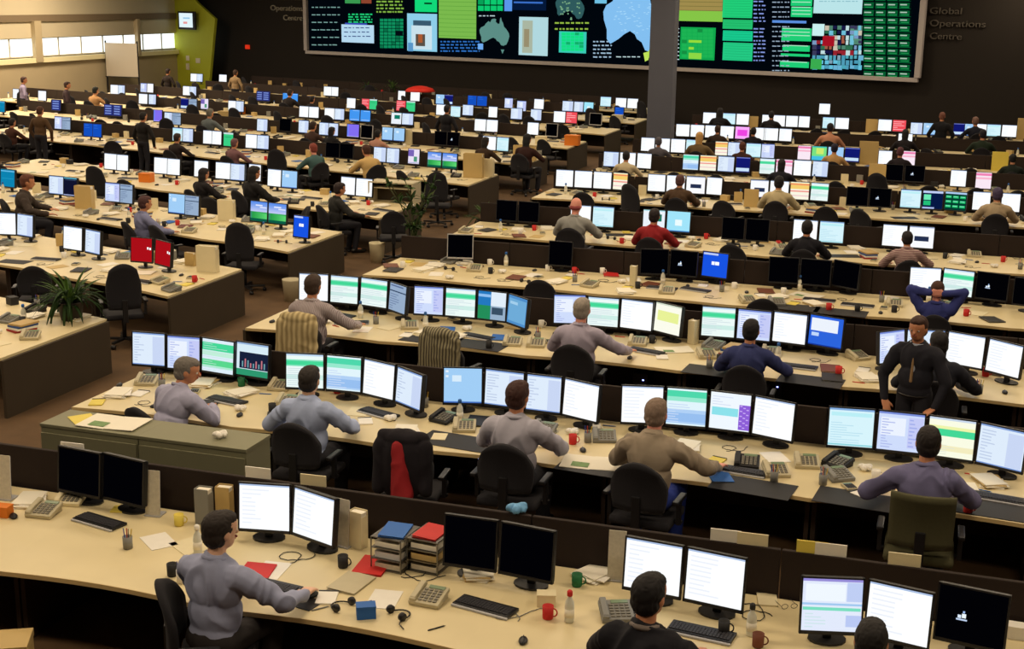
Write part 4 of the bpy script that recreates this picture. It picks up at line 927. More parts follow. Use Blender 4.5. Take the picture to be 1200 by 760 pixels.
#@@CHAIRS
# ------------------------------------------------------------------ chairs
def chair_proto(kind):
    r = empty('office_chair', (0, 0, -50)); tag(r, 'x', 'chair'); m = {'black': M_FAB, 'olive': mat('olive_fabric', srgb(74, 72, 48), .9, var=.15, scale=60), 'maroon': mat('maroon_fabric', srgb(74, 22, 28), .9, var=.2, scale=60), 'tall': M_FAB}[kind]
    bm = bmesh.new(); bm_box(bm, (0, .02, .405), (.48, .46, .07), bev=.03); mobj('seat', mesh(bm, 'seat', True), m, r)
    hb = .60 if kind == 'tall' else .40; bm = bmesh.new(); n = 10; nz = 8; W_ = .44; z0 = .52; th = .05
    def bp(i, j, s):
        u = i/n*2-1; v = j/nz; wd = W_/2*(1-.22*max(0, v-.55)/.45*(0 if kind == 'olive' else 1))*(1 if kind == 'olive' else (1-.10*max(0, .3-v)/.3)); 
        zz = z0+hb*v - (0 if kind == 'olive' else .09*(u*u)*max(0, v-.5)*2)
        return (u*wd, -.25+.05*u*u-.05*v+s*th/2+.02*math.sin(PI*v), zz)
    fr = [[bm.verts.new(bp(i, j, 1)) for i in range(n+1)] for j in range(nz+1)]; bk = [[bm.verts.new(bp(i, j, -1)) for i in range(n+1)] for j in range(nz+1)]
    for j in range(nz):
        for i in range(n): bm.faces.new((fr[j][i], fr[j+1][i], fr[j+1][i+1], fr[j][i+1])); bm.faces.new((bk[j][i], bk[j][i+1], bk[j+1][i+1], bk[j+1][i]))
    for j in range(nz): bm.faces.new((fr[j][0], bk[j][0], bk[j+1][0], fr[j+1][0])); bm.faces.new((fr[j][n], fr[j+1][n], bk[j+1][n], bk[j][n]))
    for i in range(n): bm.faces.new((fr[0][i], fr[0][i+1], bk[0][i+1], bk[0][i])); bm.faces.new((fr[nz][i], bk[nz][i], bk[nz][i+1], fr[nz][i+1]))
    bmesh.ops.recalc_face_normals(bm, faces=bm.faces); mobj('backrest', mesh(bm, 'backrest', True), m, r)
    mobj('back_bracket', box_mesh('back_bracket', (0, -.27, .50), (.07, .03, .30), .008), M_BLACK, r)
    for s in (-1, 1):
        bm = bmesh.new(); bm_box(bm, (s*.275, -.06, .60), (.05, .24, .03), bev=.01); bm_box(bm, (s*.275, -.06, .50), (.03, .05, .20)); bm_box(bm, (s*.255, -.02, .40), (.07, .05, .02)); mobj('armrest', mesh(bm, 'armrest'), M_BLACK, r)
    bm = bmesh.new(); bm_cyl(bm, (0, 0, .10), (0, 0, .37), .028); mobj('gas_column', mesh(bm, 'gas_column', True), M_BLACK, r)
    bm = bmesh.new(); bm_box(bm, (0, .15, .085), (.045, .30, .03), bev=.008); lm = mesh(bm, 'base_arm')
    bm = bmesh.new(); bm_cyl(bm, (-.025, .29, .032), (.025, .29, .032), .03, seg=10); cm = mesh(bm, 'caster', True)
    for k in range(5):
        a = mobj('base_arm', lm, M_BLACK, r, None, (0, 0, 2*PI*k/5)); mobj('caster', cm, M_BLACK, a)
    return freeze(r)
CP = {}
CH_N = {'black': 0}
def chair(x, y, rz, kind, label, group='office chairs along the desk rows', psc=1.1):
    if kind not in CP: CP[kind] = c = chair_proto(kind); c.location = (x, y, 0); c.rotation_euler = (0, 0, rz)
    else: c = dup(CP[kind], (x, y, 0), rz)
    c.scale = (psc,)*3
    tag(c, fit_label(label), 'chair', group); return c
M_JACK = {'tan jacket': stripes('tan_jacket_cloth', srgb(200, 182, 136), srgb(150, 132, 92), 5), 'striped jacket': stripes('striped_jacket_cloth', srgb(150, 142, 112), srgb(60, 54, 44), 9), 'dark jacket': mat('dark_jacket_cloth', srgb(26, 22, 30), .95, var=.3, scale=20)}
def jacket(x, y, rz, key, label, red=False):
    caps = [((-.17, -.30, .98), (.17, -.30, .98), .05, .05), ((-.19, -.33, .92), (-.2, -.36, .55), .055, .05), ((.19, -.33, .92), (.2, -.36, .55), .055, .05)]
    ells = [((0, -.355, .72), (.20, .05, .29), None), ((0, -.30, .97), (.17, .09, .07), None)]
    if ('J', key) not in BODY: BODY['J', key] = blob('jacket', caps, ells, .012, 3, fold=.012, fscale=7, seed=len(BODY))
    r = mobj('jacket', BODY['J', key], M_JACK[key], None, (x, y, 0), (0, 0, rz)); r.scale = (1.1,)*3; tag(r, label, 'jacket')
    if red:
        b = blob('lining', [((-.03, -.37, .92), (.02, -.42, .52), .05, .09)], [], .012, 2, fold=.008); mobj('lining', b, mat('red_lining', srgb(150, 26, 34), .8, var=.2), r)['label'] = 'red jacket lining'
for loc, yaw, ch, lab, st, cl, q, psc in PEOPLE:
    if not ch: continue
    short = ' '.join(lab.split(',')[0].split()[:9])
    kind = ch if ch in ('olive', 'maroon') else 'black'
    chair(loc[0], loc[1], yaw-(1.0 if 'reaching' in lab else 0), kind, '%s office chair under the %s' % (kind if kind != 'olive' else 'olive-backed', short), psc=psc)
    if ch == 'tan jacket': jacket(loc[0], loc[1], yaw, 'tan jacket', 'tan jacket hung over the chair of the patterned-shirt man')
# chairs with nobody in them: pixel of the backrest's middle
for x, y, kind, rz, lab in [
 (474, 520, 'black', .1, 'empty black chair carrying a dark jacket, second row'), (526, 408, 'black', -.2, 'empty chair carrying the striped jacket, third row'),
 (631, 326, 'black', .1, 'empty black chair before the fourth row, right of centre'), (683, 232, 'black', 0, 'empty black chair before the sixth row aisle bank'),
 (861, 303, 'black', -.2, 'empty black chair half hidden behind the saturated blue screen'), (277, 286, 'tall', .2, 'tall empty black chair behind the red screens'),
 (131, 345, 'tall', .7, 'empty black chair turned sideways beside the bushy plant'), (508, 226, 'tall', .3, 'tall empty black chair by the tree-like plant'),
 (335, 268, 'black', 2.2, 'empty dark chair at the desk of landscape screens'),
 (597, 570, 'maroon', 0, 'X'), (968, 246, 'black', 0, 'empty black chair before the fifth row, right'), (240, 245, 'black', .3, 'empty dark chair right of the blue-lit person'),
 (455, 262, 'black', .4, 'empty dark chair at the aisle by two white screens'), (30, 330, 'black', .5, 'dark empty chair at the left edge near the plant'),
 (585, 256, 'black', 0, 'empty dark chair below the black pair, fifth row'), (1010, 245, 'black', .1, 'second empty black chair before the fifth row, right')]:
    if lab == 'X': continue
    p = at(x, y, .76); p.y += .25; p.x, p.y = keep_clear(p.x, p.y, .32 if rz < 1 else .42); p.y -= .25; chair(p.x, p.y+.25, rz, kind, lab)
    if 'dark jacket' in lab: jacket(p.x, p.y+.25, rz, 'dark jacket', 'dark jacket with red lining slung over an empty chair', True)
    if 'striped jacket' in lab: jacket(p.x, p.y+.25, rz, 'striped jacket', 'brown striped jacket slung over an empty chair')
RC = random.Random(5); OCC = [(p_[0][0], p_[0][1]) for p_ in PEOPLE]+[(o.location.x, o.location.y) for o in COL.objects if o.name.startswith('office_chair') and o.parent is None]
for block, rows, nbs, w_ in (('right', MAIN, NB, BW), ('left', LEFT, NL, 1.95)):
    for k, y in enumerate(rows):
        if y < 18: continue
        for i in range(nbs[k]):
            x0 = -8.35+w_*i if block == 'right' else -10.27-w_*nbs[k]+w_*i
            for h, side in ((.28, 'near side'), (.75, 'far side')):
                if RC.random() > (.5 if y < 24 else .72): continue
                x = x0+w_*h; yy = y+(SHEAR*(x+10.27) if block == 'left' else 0)-.30-RC.random()*.15
                v = Vector((x, yy, .8))-CO; Z = v.dot(fw); sx_ = 600+F*v.dot(r2)/Z
                if sx_ < -30 or sx_ > 1230 or any(abs(x-a) < .62 and abs(yy-b) < .8 for a, b in OCC): continue
                if block == 'right' and y < 26 and RC.random() < .5: continue
                OCC.append((x, yy)); bay = ORD[i if block == 'right' else nbs[k]-1-i]
                chair(x, yy, RC.uniform(-.6, .6)-(.2 if block == 'left' else 0), 'tall' if RC.random() < .4 else 'black', 'empty black chair at the %s bay from the aisle, %s, %s row, %s block' % (bay, side.replace('near side', 'left half').replace('far side', 'right half'), ORD[k], block))
#@@CLUTTER
# ------------------------------------------------------------------ things on and around the desks
KP = {}
def proto(kind):
    if kind in KP: return KP[kind][0]
    def new(cat): r = empty(kind, (0, 0, -50)); r['category'] = cat; return r
    base = kind.split('|')[0]; var = kind.split('|')[1] if '|' in kind else ''
    colr = {'white': srgb(236, 232, 222), 'tan': srgb(196, 168, 110), 'red': srgb(196, 36, 34), 'blue': srgb(40, 100, 180), 'green': srgb(30, 110, 66), 'grey': srgb(130, 130, 126), 'black': srgb(30, 30, 33), 'yellow': srgb(226, 206, 90), 'orange': srgb(220, 120, 30), 'brown': srgb(110, 60, 40), 'cream': srgb(226, 214, 176), 'lightblue': srgb(110, 170, 220), 'beige': srgb(190, 180, 150)}.get(var, srgb(200, 200, 200))
    cm = mat('%s_%s' % (base, var or 'plain'), colr, .65, var=.06, scale=12)
    if base == 'keyboard':
        r = new('keyboard'); r.name = 'keyboard'; bm = bmesh.new(); bm_box(bm, (0, 0, .012), (.45, .165, .022), bev=.006); mobj('case', mesh(bm, 'case'), M_BLACK, r)
        bm = bmesh.new()
        for j in range(5):
            for i in range(15): bm_box(bm, (-.205+.0235*i+(.0 if i < 14 else .0), -.05+.0215*j, .026), (.0195, .0175, .008))
        for j in range(5):
            for i in range(3): bm_box(bm, (.15+.0235*i, -.05+.0215*j, .026), (.0195, .0175, .008))
        k = mobj('keys', mesh(bm, 'keys'), M_KEYS, r); k['kind'] = 'stuff'
        mobj('palm_rest', box_mesh('palm_rest', (0, -.088, .009), (.45, .025, .014), .003), M_SILVER, r)
    elif base == 'mouse':
        r = new('mouse'); r.name = 'computer_mouse'; bm = bmesh.new(); ell_bm(bm, (0, 0, .012), (.031, .055, .022)); 
        for v in bm.verts: v.co.z = max(0, v.co.z)
        mobj('shell', mesh(bm, 'shell', True), M_BLACK, r); mobj('scroll_wheel', box_mesh('scroll_wheel', (0, .03, .031), (.006, .018, .008)), M_CHROME, r)
    elif base == 'phone':
        r = new('phone'); r.name = 'desk_phone'; rot = Matrix.Rotation(.22, 3, 'X'); bm = bmesh.new(); bm_box(bm, (0, 0, .04), (.23, .22, .035), rot, .008); bm_box(bm, (0, .06, .025), (.2, .09, .05)); mobj('base', mesh(bm, 'base'), cm, r)
        bm = bmesh.new(); bm_box(bm, (-.085, 0, .075), (.045, .20, .022), rot, .008); bm_box(bm, (-.085, .083, .078), (.05, .05, .04), rot, .01); bm_box(bm, (-.085, -.083, .042), (.05, .05, .04), rot, .01); mobj('handset', mesh(bm, 'handset'), cm, r)
        bm = bmesh.new()
        for j in range(5):
            for i in range(4): p = rot @ Vector((-.035+.037*i, -.075+.03*j, .022)); bm_box(bm, (p.x, p.y, p.z+.04), (.026, .018, .008), rot)
        k = mobj('buttons', mesh(bm, 'buttons'), M_BEIGE2, r); k['kind'] = 'stuff'
        p = rot @ Vector((.03, .083, .02)); mobj('display_window', box_mesh('display_window', (p.x, p.y, p.z+.04), (.12, .035, .006), 0, rot), mat('lcd_grey_green', srgb(120, 140, 110), .3), r)
    elif base == 'paper':
        r = mobj('paper_sheet', box_mesh('paper_sheet', (0, 0, .002), (.21, .297, .004)), cm); r['category'] = 'paper'; r.location = (0, 0, -50)
    elif base == 'paperpile':
        r = new('papers'); r.name = 'paper_pile'; R = random.Random(kind)
        for k in range(5): mobj('sheet', box_mesh('sheet', (0, 0, .004), (.21, .297, .007)), cm if k % 2 else M_PAPER, r, (R.uniform(-.02, .02), R.uniform(-.02, .02), .0075*k), (0, 0, R.uniform(-.3, .3)))
    elif base == 'newspaper':
        r = new('newspaper'); r.name = 'newspaper'
        mobj('page', box_mesh('page', (-.14, 0, .0085), (.28, .36, .006), 0, Matrix.Rotation(.03, 3, 'Y')), M_PAPER, r); mobj('page', box_mesh('page', (.14, .01, .0085), (.28, .36, .006), 0, Matrix.Rotation(-.03, 3, 'Y')), M_PAPER, r)
        mobj('printed_block', box_mesh('printed_block', (-.1, -.08, .0145), (.16, .12, .001), 0, Matrix.Rotation(.03, 3, 'Y')), mat('green_print', srgb(120, 150, 100), .8, var=.3, scale=30), r)
    elif base == 'mug':
        r = new('mug'); r.name = 'mug'; mobj('cup', lathe('cup', [(.034, 0), (.038, .005), (.04, .095), (.036, .095), (.034, .01)], 16), cm, r)
        mobj('handle', tube('handle', [(.038+.028*math.sin(a), 0, .05+.03*math.cos(a)) for a in [PI*i/6 for i in range(7)]], .005), cm, r)
    elif base == 'bottle':
        r = new('bottle'); r.name = 'drink_bottle'; mobj('flask', lathe('flask', [(.030, 0), (.034, .01), (.034, .12), (.03, .15), (.014, .18), (.014, .20)], 14), mat('milky_plastic', srgb(214, 214, 200), .3), r); mobj('cap', lathe('cap', [(.02, .195), (.02, .225), (.012, .235)], 12), cm, r)
        mobj('wrap_label', lathe('wrap_label', [(.0345, .04), (.035, .04), (.035, .10), (.0345, .10)], 14), M_PAPER, r)
    elif base == 'box':
        r = new('box'); r.name = 'box'; mobj('carton', box_mesh('carton', (0, 0, .07), (.22, .16, .14), .003), cm, r); mobj('lid', box_mesh('lid', (0, 0, .145), (.226, .166, .02), .002), cm, r)
    elif base == 'file':
        r = new('file box'); r.name = 'magazine_file'; m_ = cm
        for nm, c, s in (('side', (-.12, 0, .15), (.006, .09, .30)), ('side', (.12, 0, .13), (.006, .09, .26)), ('front', (0, -.043, .15), (.24, .006, .30)), ('back', (0, .043, .15), (.24, .006, .30))): mobj(nm, box_mesh(nm, c, s), m_, r)
        mobj('contents', box_mesh('contents', (0, 0, .155), (.22, .07, .27)), M_PAPER, r)
    elif base == 'sheetstand':
        r = new('document stand'); r.name = 'document_stand'; mobj('stand_foot', box_mesh('stand_foot', (0, .03, .006), (.14, .12, .012)), M_SILVER, r); mobj('sheet', box_mesh('sheet', (0, 0, .2), (.13, .006, .38), 0, Matrix.Rotation(-.08, 3, 'X')), mat('printed_sheet', srgb(206, 200, 184), .8, var=.2, scale=40), r)
        mobj('backing', box_mesh('backing', (0, .01, .2), (.125, .01, .36), 0, Matrix.Rotation(-.08, 3, 'X')), M_SILVER, r)
    elif base == 'card':
        r = mobj('name_card', box_mesh('name_card', (0, 0, .05), (.20, .012, .10)), cm); r['category'] = 'card'; r.location = (0, 0, -50)
    elif base == 'pencup':
        r = new('pen holder'); r.name = 'pen_holder'; mobj('cup', lathe('cup', [(.036, 0), (.038, .1), (.034, .1), (.032, .01)], 12), cm, r)
        for k in range(4): bm = bmesh.new(); bm_cyl(bm, (.01*(k-1.5), 0, .02), (.022*(k-1.5), .012*(k % 2), .16), .004, seg=6); mobj('pen', mesh(bm, 'pen'), mat('pen_%d' % k, ((.02, .05, .4), (.5, .02, .02), (.02, .02, .02), (.7, .5, .05))[k], .4), r)
    elif base == 'pen':
        bm = bmesh.new(); bm_cyl(bm, (-.07, 0, .005), (.05, 0, .005), .005, seg=8); bm_cyl(bm, (.05, 0, .005), (.07, 0, .004), .005, .001, seg=8); r = mobj('pen', mesh(bm, 'pen', True), cm); r['category'] = 'pen'; r.location = (0, 0, -50)
    elif base == 'headset':
        r = new('headset'); r.name = 'headset'; mobj('headband', tube('headband', [(.075*math.cos(a), .09*math.sin(a), .012) for a in [PI*i/10 for i in range(11)]], .006), M_BLACK, r)
        for s in (-1, 1): bm = bmesh.new(); bm_cyl(bm, (s*.075-.012, -.01, .03), (s*.075+.012, -.01, .03), .03, seg=14); mobj('ear_cushion', mesh(bm, 'ear_cushion', True), M_BLACK, r)
        mobj('microphone_boom', tube('microphone_boom', [(.08, -.02, .02), (.13, -.07, .015), (.2, -.08, .01)], .004), M_BLACK, r)
    elif base == 'cable':
        R = random.Random(kind+'c'); pts = [(0, 0, .004)]; a = 0
        for k in range(26): a += R.uniform(-.2, .75); pts.append((pts[-1][0]+.035*math.cos(a), pts[-1][1]+.035*math.sin(a), .004+.003*(k % 2)))
        r = mobj('cable', tube('cable', pts, .0035, 5), cm); r['category'] = 'cable'; r.location = (0, 0, -50)
    elif base == 'books':
        r = new('books'); r.name = 'document_folders'
        for k, c in enumerate(('red', 'white', 'blue', 'tan')): mobj('folder', box_mesh('folder', (0, 0, .013), (.22, .30, .024), .002), mat('cover_%s' % c, {'red': srgb(150, 40, 34), 'white': srgb(230, 226, 214), 'blue': srgb(50, 80, 140), 'tan': srgb(190, 160, 104)}[c], .6), r, (.012*(k % 2), .01*k, .026*k), (0, 0, .08*k-.1))
    elif base == 'notepad':
        r = new('notepad'); r.name = 'notepad'; mobj('pages', box_mesh('pages', (0, 0, .006), (.14, .20, .012), .001), cm, r); mobj('binding', box_mesh('binding', (0, .1, .008), (.14, .012, .018)), M_BLACK, r)
    elif base == 'folder':
        r = new('folder'); r.name = 'document_folder'; mobj('cover', box_mesh('cover', (0, 0, .004), (.23, .32, .004)), cm, r); mobj('cover', box_mesh('cover', (0, 0, .016), (.23, .32, .004), 0, Matrix.Rotation(.03, 3, 'Y')), cm, r); mobj('contents', box_mesh('contents', (0, 0, .010), (.21, .30, .008)), M_PAPER, r)
    elif base == 'mousepad':
        r = mobj('mouse_mat', box_mesh('mouse_mat', (0, 0, .002), (.22, .18, .004), .001), cm); r['category'] = 'mouse mat'; r.location = (0, 0, -50)
    elif base == 'deskmat':
        r = mobj('desk_mat', box_mesh('desk_mat', (0, 0, .003), (.72, .40, .006), .002), cm); r['category'] = 'mat'; r.location = (0, 0, -50)
    elif base == 'calc':
        r = new('calculator'); r.name = 'calculator'; mobj('case', box_mesh('case', (0, 0, .012), (.10, .15, .022), .004), cm, r); mobj('readout', box_mesh('readout', (0, .05, .025), (.08, .025, .004)), mat('lcd_grey_green', srgb(120, 140, 110), .3), r)
        bm = bmesh.new(); [bm_box(bm, (-.033+.022*i, -.055+.02*j, .026), (.016, .013, .006)) for i in range(4) for j in range(5)]; mobj('buttons', mesh(bm, 'buttons'), M_KEYS, r)['kind'] = 'stuff'
    elif base == 'tray':
        r = new('letter tray'); r.name = 'letter_tray'
        for k in range(4):
            bm = bmesh.new(); bm_box(bm, (0, 0, .085*k+.004), (.25, .32, .006)); mobj('shelf', mesh(bm, 'shelf'), M_CHROME, r)
            if k < 3: mobj('paper_stack', box_mesh('paper_stack', (0, .01, .085*k+.03), (.21, .29, .04+.01*(k % 2))), (M_PAPER2, cm, M_PAPER)[k], r)
        for sx in (-1, 1):
            for sy in (-1, 1): mobj('post', box_mesh('post', (sx*.125, sy*.155, .13), (.008, .008, .26)), M_CHROME, r)
    elif base == 'cloth':
        me = blob('cloth', [((-.05, 0, .02), (.05, .02, .02), .03, .025), ((0, -.03, .02), (.03, .05, .025), .025, .03)], [], .008, 2, fold=.012, fscale=20); zm = min(v.co.z for v in me.vertices)
        for v in me.vertices: v.co.z -= zm
        r = mobj('cloth', me, cm); r['category'] = 'cloth'; r.location = (0, 0, -50)
    elif base == 'glasses':
        r = new('glasses'); r.name = 'glasses'
        for s in (-1, 1): mobj('rim', tube('rim', [(s*.035+.024*math.cos(a), 0, .02+.018*math.sin(a)) for a in [2*PI*i/10 for i in range(11)]], .002), M_BLACK, r); mobj('temple', tube('temple', [(s*.06, 0, .022), (s*.058, .13, .01)], .002), M_BLACK, r)
    elif base == 'tower':
        r = new('computer'); r.name = 'computer_tower'; mobj('case', box_mesh('case', (0, 0, .22), (.19, .42, .44), .006), M_BLACK, r); mobj('power_light', box_mesh('power_light', (.04, -.214, .36), (.02, .008, .012)), mat('blue_led', (.1, .1, .9), .4, emit=(.25, .3, 1), estr=6), r); mobj('drive_bay', box_mesh('drive_bay', (0, -.212, .30), (.15, .006, .04)), M_KEYS, r)
    elif base == 'shelfunit':
        r = new('pigeonhole'); r.name = 'desktop_shelf'
        for nm, c, s in (('top_board', (0, 0, .42), (1.0, .45, .03)), ('side_board', (-.485, 0, .2), (.03, .45, .41)), ('side_board', (.485, 0, .2), (.03, .45, .41)), ('middle_shelf', (0, .02, .3), (.94, .38, .02))): mobj(nm, box_mesh(nm, c, s, .003), cm, r)
        mobj('back_board', box_mesh('back_board', (0, .2, .2), (.94, .02, .4)), M_END, r)
    elif base == 'bin':
        r = mobj('waste_bin', lathe('waste_bin', [(.12, 0), (.15, .34), (.155, .36), (.14, .36), (.115, .02)], 18), cm); r['category'] = 'bin'; r.location = (0, 0, -50)
    KP[kind] = [freeze(r), False, r.name.split('.')[0], r.get('category')]; return r
PLACED = []     # circles already taken on the desks
for anc, PT, Ym, n, codes in STATIONS:
    for i in range(n): m_ = (PT[i]+PT[i+1])/2; PLACED.append((m_.x, m_.y+.05, .19))
for loc, yaw, ch, lab, st, cl, q, psc in PEOPLE:
    if not st: PLACED += [(loc[0], loc[1], .30), (loc[0]-.2, loc[1]+.5, .16), (loc[0]+.25, loc[1]+.5, .18)]
def put(kind, x, y, z, rz, label, group=None, scale=1, rad=0):
    r = proto(kind); K = KP[kind]
    if not K[1]: K[1] = True; c = r; c.location = (x, y, z); c.rotation_euler = (0, 0, rz)
    else: c = dup(r, (x, y, z), rz)
    tag(c, fit_label(label), K[3], group)
    if 'group' in c.keys() and not group: del c['group']
    if scale != 1: c.scale = scale if isinstance(scale, tuple) else (scale,)*3
    if rad: PLACED.append((x, y, rad))
    return c
Z0 = DZ+.0012
def onpx(kind, px_, py_, rz, label, scale=1, z=Z0, zt=None, rad=.1, group=None):
    p = at(px_, py_, z+(zt or 0))
    if z == Z0:
        nd = near_desk(p.x, p.y, .1, .06)
        if nd[0] < .9: p = Vector((p.x*nd[2]/p.y, nd[2], z))
    return put(kind, p.x, p.y, z, rz, label, group, scale, rad)
F1 = ' on the front row desk'
for a in [
 ('keyboard', 117, 612, -.22, 'black keyboard at an angle before the two dark left screens'), ('phone|beige', 52, 602, .1, 'beige desk phone at the far left of the front row'), ('paperpile|white', 36, 588, .4, 'pile of papers beside the left beige phone'),
 ('sheetstand|e', 6, 585, .1, 'upright printed sheet at the left edge of the front row'), ('phone|cream', 84, 588, .2, 'cream phone behind the angled black keyboard'), ('paper|white', 318, 668, .1, 'printed white sheets under the left bright screen'), ('folder|red', 300, 672, .2, 'red printed folder under the left bright screen'), ('bottle|white', 232, 648, 0, 'white spray bottle behind the shoulder of the front man'),
 ('box|orange', 4, 604, .1, 'small orange box at the left edge of the front desk'), ('mouse', 16, 606, .8, 'black mouse near the left edge of the front desk'), ('pencup|grey', 150, 642, 0, 'little pen holder alone on the bare front desk, left'),
 ('notepad|yellow', 146, 597, -1.3, 'yellow notepad behind the angled black keyboard'), ('sheetstand|a', 180, 604, .1, 'upright printed sheet right of the two dark left screens'), ('paper|white', 186, 634, .9, 'white sheet left of the front man, nearer the screens'), ('paper|cream', 222, 640, 1.0, 'cream sheet just behind the front man'),
 ('mug|yellow', 210, 615, .3, 'yellow mug before the grey binder'), ('file|grey', 240, 612, .05, 'grey magazine file left of the bright front pair'), ('file|tan', 264, 606, .1, 'tan magazine file touching the bright front pair'), ('mug|black', 202, 674, 0, 'black mug at the left elbow of the front man'), ('pencup|white', 213, 682, 0, 'white pen holder at the left elbow of the front man'),
 ('keyboard', 318, 688, -.12, 'black keyboard before the bright pair, at the man reaching'), ('mousepad|black', 357, 706, -.2, 'black mouse mat under the reaching hand'), ('pen|grey', 376, 713, .9, 'grey pen right of the reaching hand'), ('notepad|white', 383, 701, .3, 'white notepad right of the reaching hand'),
 ('folder|beige', 412, 684, -.1, 'beige folder flat behind the blue and white box'), ('headset', 402, 712, 1.2, 'black headset left of the blue and white box'), ('box|blue', 429, 722, .5, 'blue box near the front edge, right of the headset'), ('paper|white', 450, 702, .15, 'white sheet between the blue box and the beige phone'),
 ('sheetstand|b', 401, 640, -.2, 'upright printed sheet right of the bright front pair'), ('mug|black', 402, 664, 0, 'black mug at the foot of the upright sheet'), ('file|cream', 420, 640, -.2, 'cream magazine file left of the red-brown folders'), ('folder|red', 437, 664, .1, 'red-brown folder lying before the letter trays'),
 ('tray|a', 464, 660, -.1, 'left wire letter tray with blue book on top'), ('tray|tan', 506, 662, -.1, 'right wire letter tray with red folder on top'), ('cable|black', 470, 676, 0, 'loose black cable before the letter trays'),
 ('phone|beige', 503, 704, -.05, 'large beige desk phone in the middle of the front row'), ('headset', 466, 722, -.6, 'headset with long boom before the beige phone'), ('pen|black', 512, 736, .9, 'black pen near the edge below the beige phone'), ('keyboard', 569, 712, -.2, 'silver-edged black keyboard before the black centre pair'),
 ('cable|grey', 607, 728, .8, 'thin grey cable trailing from the silver-edged keyboard'), ('mouse', 613, 752, .2, 'black mouse right of the silver-edged keyboard'), ('mug|red', 642, 724, 0, 'red mug before the black centre pair'), ('box|cream', 640, 708, .3, 'cream box right of the black centre pair'),
 ('mug|green', 676, 686, 0, 'green mug beside the white papers'), ('paperpile|white', 700, 672, -.4, 'heap of white papers beside the green mug'), ('bottle|red', 667, 728, 0, 'white bottle with red cap in the front row'), ('sheetstand|c', 722, 680, .1, 'upright printed sheet left of the right bright pair'),
 ('phone|grey', 722, 722, .4, 'grey phone left of the man in black'), ('calc|beige', 745, 722, -.2, 'beige calculator at the left of the man in black'), ('keyboard', 822, 742, -.12, 'black keyboard under the right bright pair'), ('mug|black', 848, 742, 0, 'black mug right of the keyboard of the man in black'), ('bottle|black', 880, 744, 0, 'white bottle with black cap right of the man in black'),
 ('mug|brown', 888, 757, 0, 'brown mug at the bottom, right of the white bottle'), ('glasses', 925, 713, .5, 'black folded glasses left of the cyan screen'), ('cable|black', 905, 722, 2.4, 'coiled black cable left of the cyan screen'), ('notepad|cream', 900, 690, .2, 'cream notepad behind the coiled cable'), ('pen|red', 700, 745, 1.3, 'red pen near the edge left of the man in black'),
 ('paperpile|tan', 560, 672, .2, 'tan papers showing behind the black centre pair'), ('cable|black', 340, 660, 1.0, 'tangled cable under the bright front pair'), ('box|white', 1190, 730, 0, 'white box at the far right of the front row')]:
    onpx(a[0], a[1], a[2], a[3], a[4], rad=.12, scale=(.6 if a[0].startswith('box') else (.5, 1, 1) if a[0].startswith('file') else 1))
# mouse in the hand, book and folder on the trays, cloth
p = at(366, 699, DZ); put('mouse', p.x, p.y, DZ+.0055, -.3, 'black mouse under the hand of the reaching man')
for px_, py_, zt, kd, lab, rz in ((464, 660, .262, 'folder|blue', 'blue and white book lying on the left letter tray', .1), (506, 662, .262, 'folder|red', 'bright red folder lying on the right letter tray', -.1)):
    p = at(px_, py_, Z0); put(kd, p.x, p.y, Z0+zt, rz, lab, scale=.85)
p = aty(606, 588, 9.05); put('cloth|lightblue', p.x, 9.05, 1.088, 0, 'pale blue cloth on the partition above the black centre pair')
# cards standing on top of the front privacy screens
for px_, lab, kd in ((90, 'pale card on the partition above the dark left screens', 'card|white'), (304, 'white card above the left screen of the bright front pair', 'card|white'), (368, 'small card above the right screen of the bright front pair', 'card|cream'), (852, 'white card with dark print above the right bright pair', 'card|white'), (884, 'small cream card right of the printed white card', 'card|cream'), (977, 'white card above the cyan screen of the front row', 'card|white'), (1065, 'cream card above the plain screen beside the cyan one', 'card|cream'), (955, 'long yellow-edged card behind the white one', 'card|yellow')):
    p = aty(px_, 600, 9.05); put(kd, p.x, 9.05, 1.0905, .05, lab, scale=(1.1, 1, .9))
# grey low cabinets between the first and second row
def low_cabinet(x0, x1, y0, dep, h, lab):
    r = empty('low_cabinet', ((x0+x1)/2, y0+dep/2, 0)); tag(r, lab, 'cabinet', 'grey low cabinets behind the front row'); W_ = x1-x0; m = mat('grey_green_laminate', srgb(126, 124, 98), .6, var=.05)
    mobj('carcass', box_mesh('carcass', (0, 0, (h-.03)/2), (W_, dep, h-.03), .004), m, r); mobj('top_board', box_mesh('top_board', (0, 0, h-.015), (W_+.01, dep+.02, .03), .004), m, r)
    n = max(1, round(W_/.8))
    for i in range(n):
        d = mobj('door', box_mesh('door', (0, 0, 0), (W_/n-.02, .02, h-.12)), m, r, (-W_/2+W_/n*(i+.5), -dep/2-.012, h/2-.02)); mobj('handle', box_mesh('handle', (W_/n*.35, -.018, .2), (.12, .014, .014)), M_CHROME, d)
HC = 1.16
ca = at(55, 492, HC); cb = at(163, 509, HC); cc = at(284, 529, HC); print('cabinet', ca, cb, cc)
low_cabinet(ca.x, cb.x, 9.46, .42, HC, 'grey-green low cabinet nearer the aisle carrying open newspapers'); low_cabinet(cb.x+.01, cc.x, 9.46, .42, HC, 'grey-green low cabinet with a bare top and one crumpled tissue')
x_ = cb.x-.38; put('newspaper', x_, 9.67, HC+.002, .05, 'open newspaper on the low cabinet behind the front row'); put('paper|yellow', ca.x+.3, 9.67, HC+.002, .9, 'yellow sheet on the low cabinet near the aisle'); put('cloth|white', cc.x-.35, 9.64, HC+.004, .3, 'crumpled white tissue on the bare low cabinet', scale=.8)
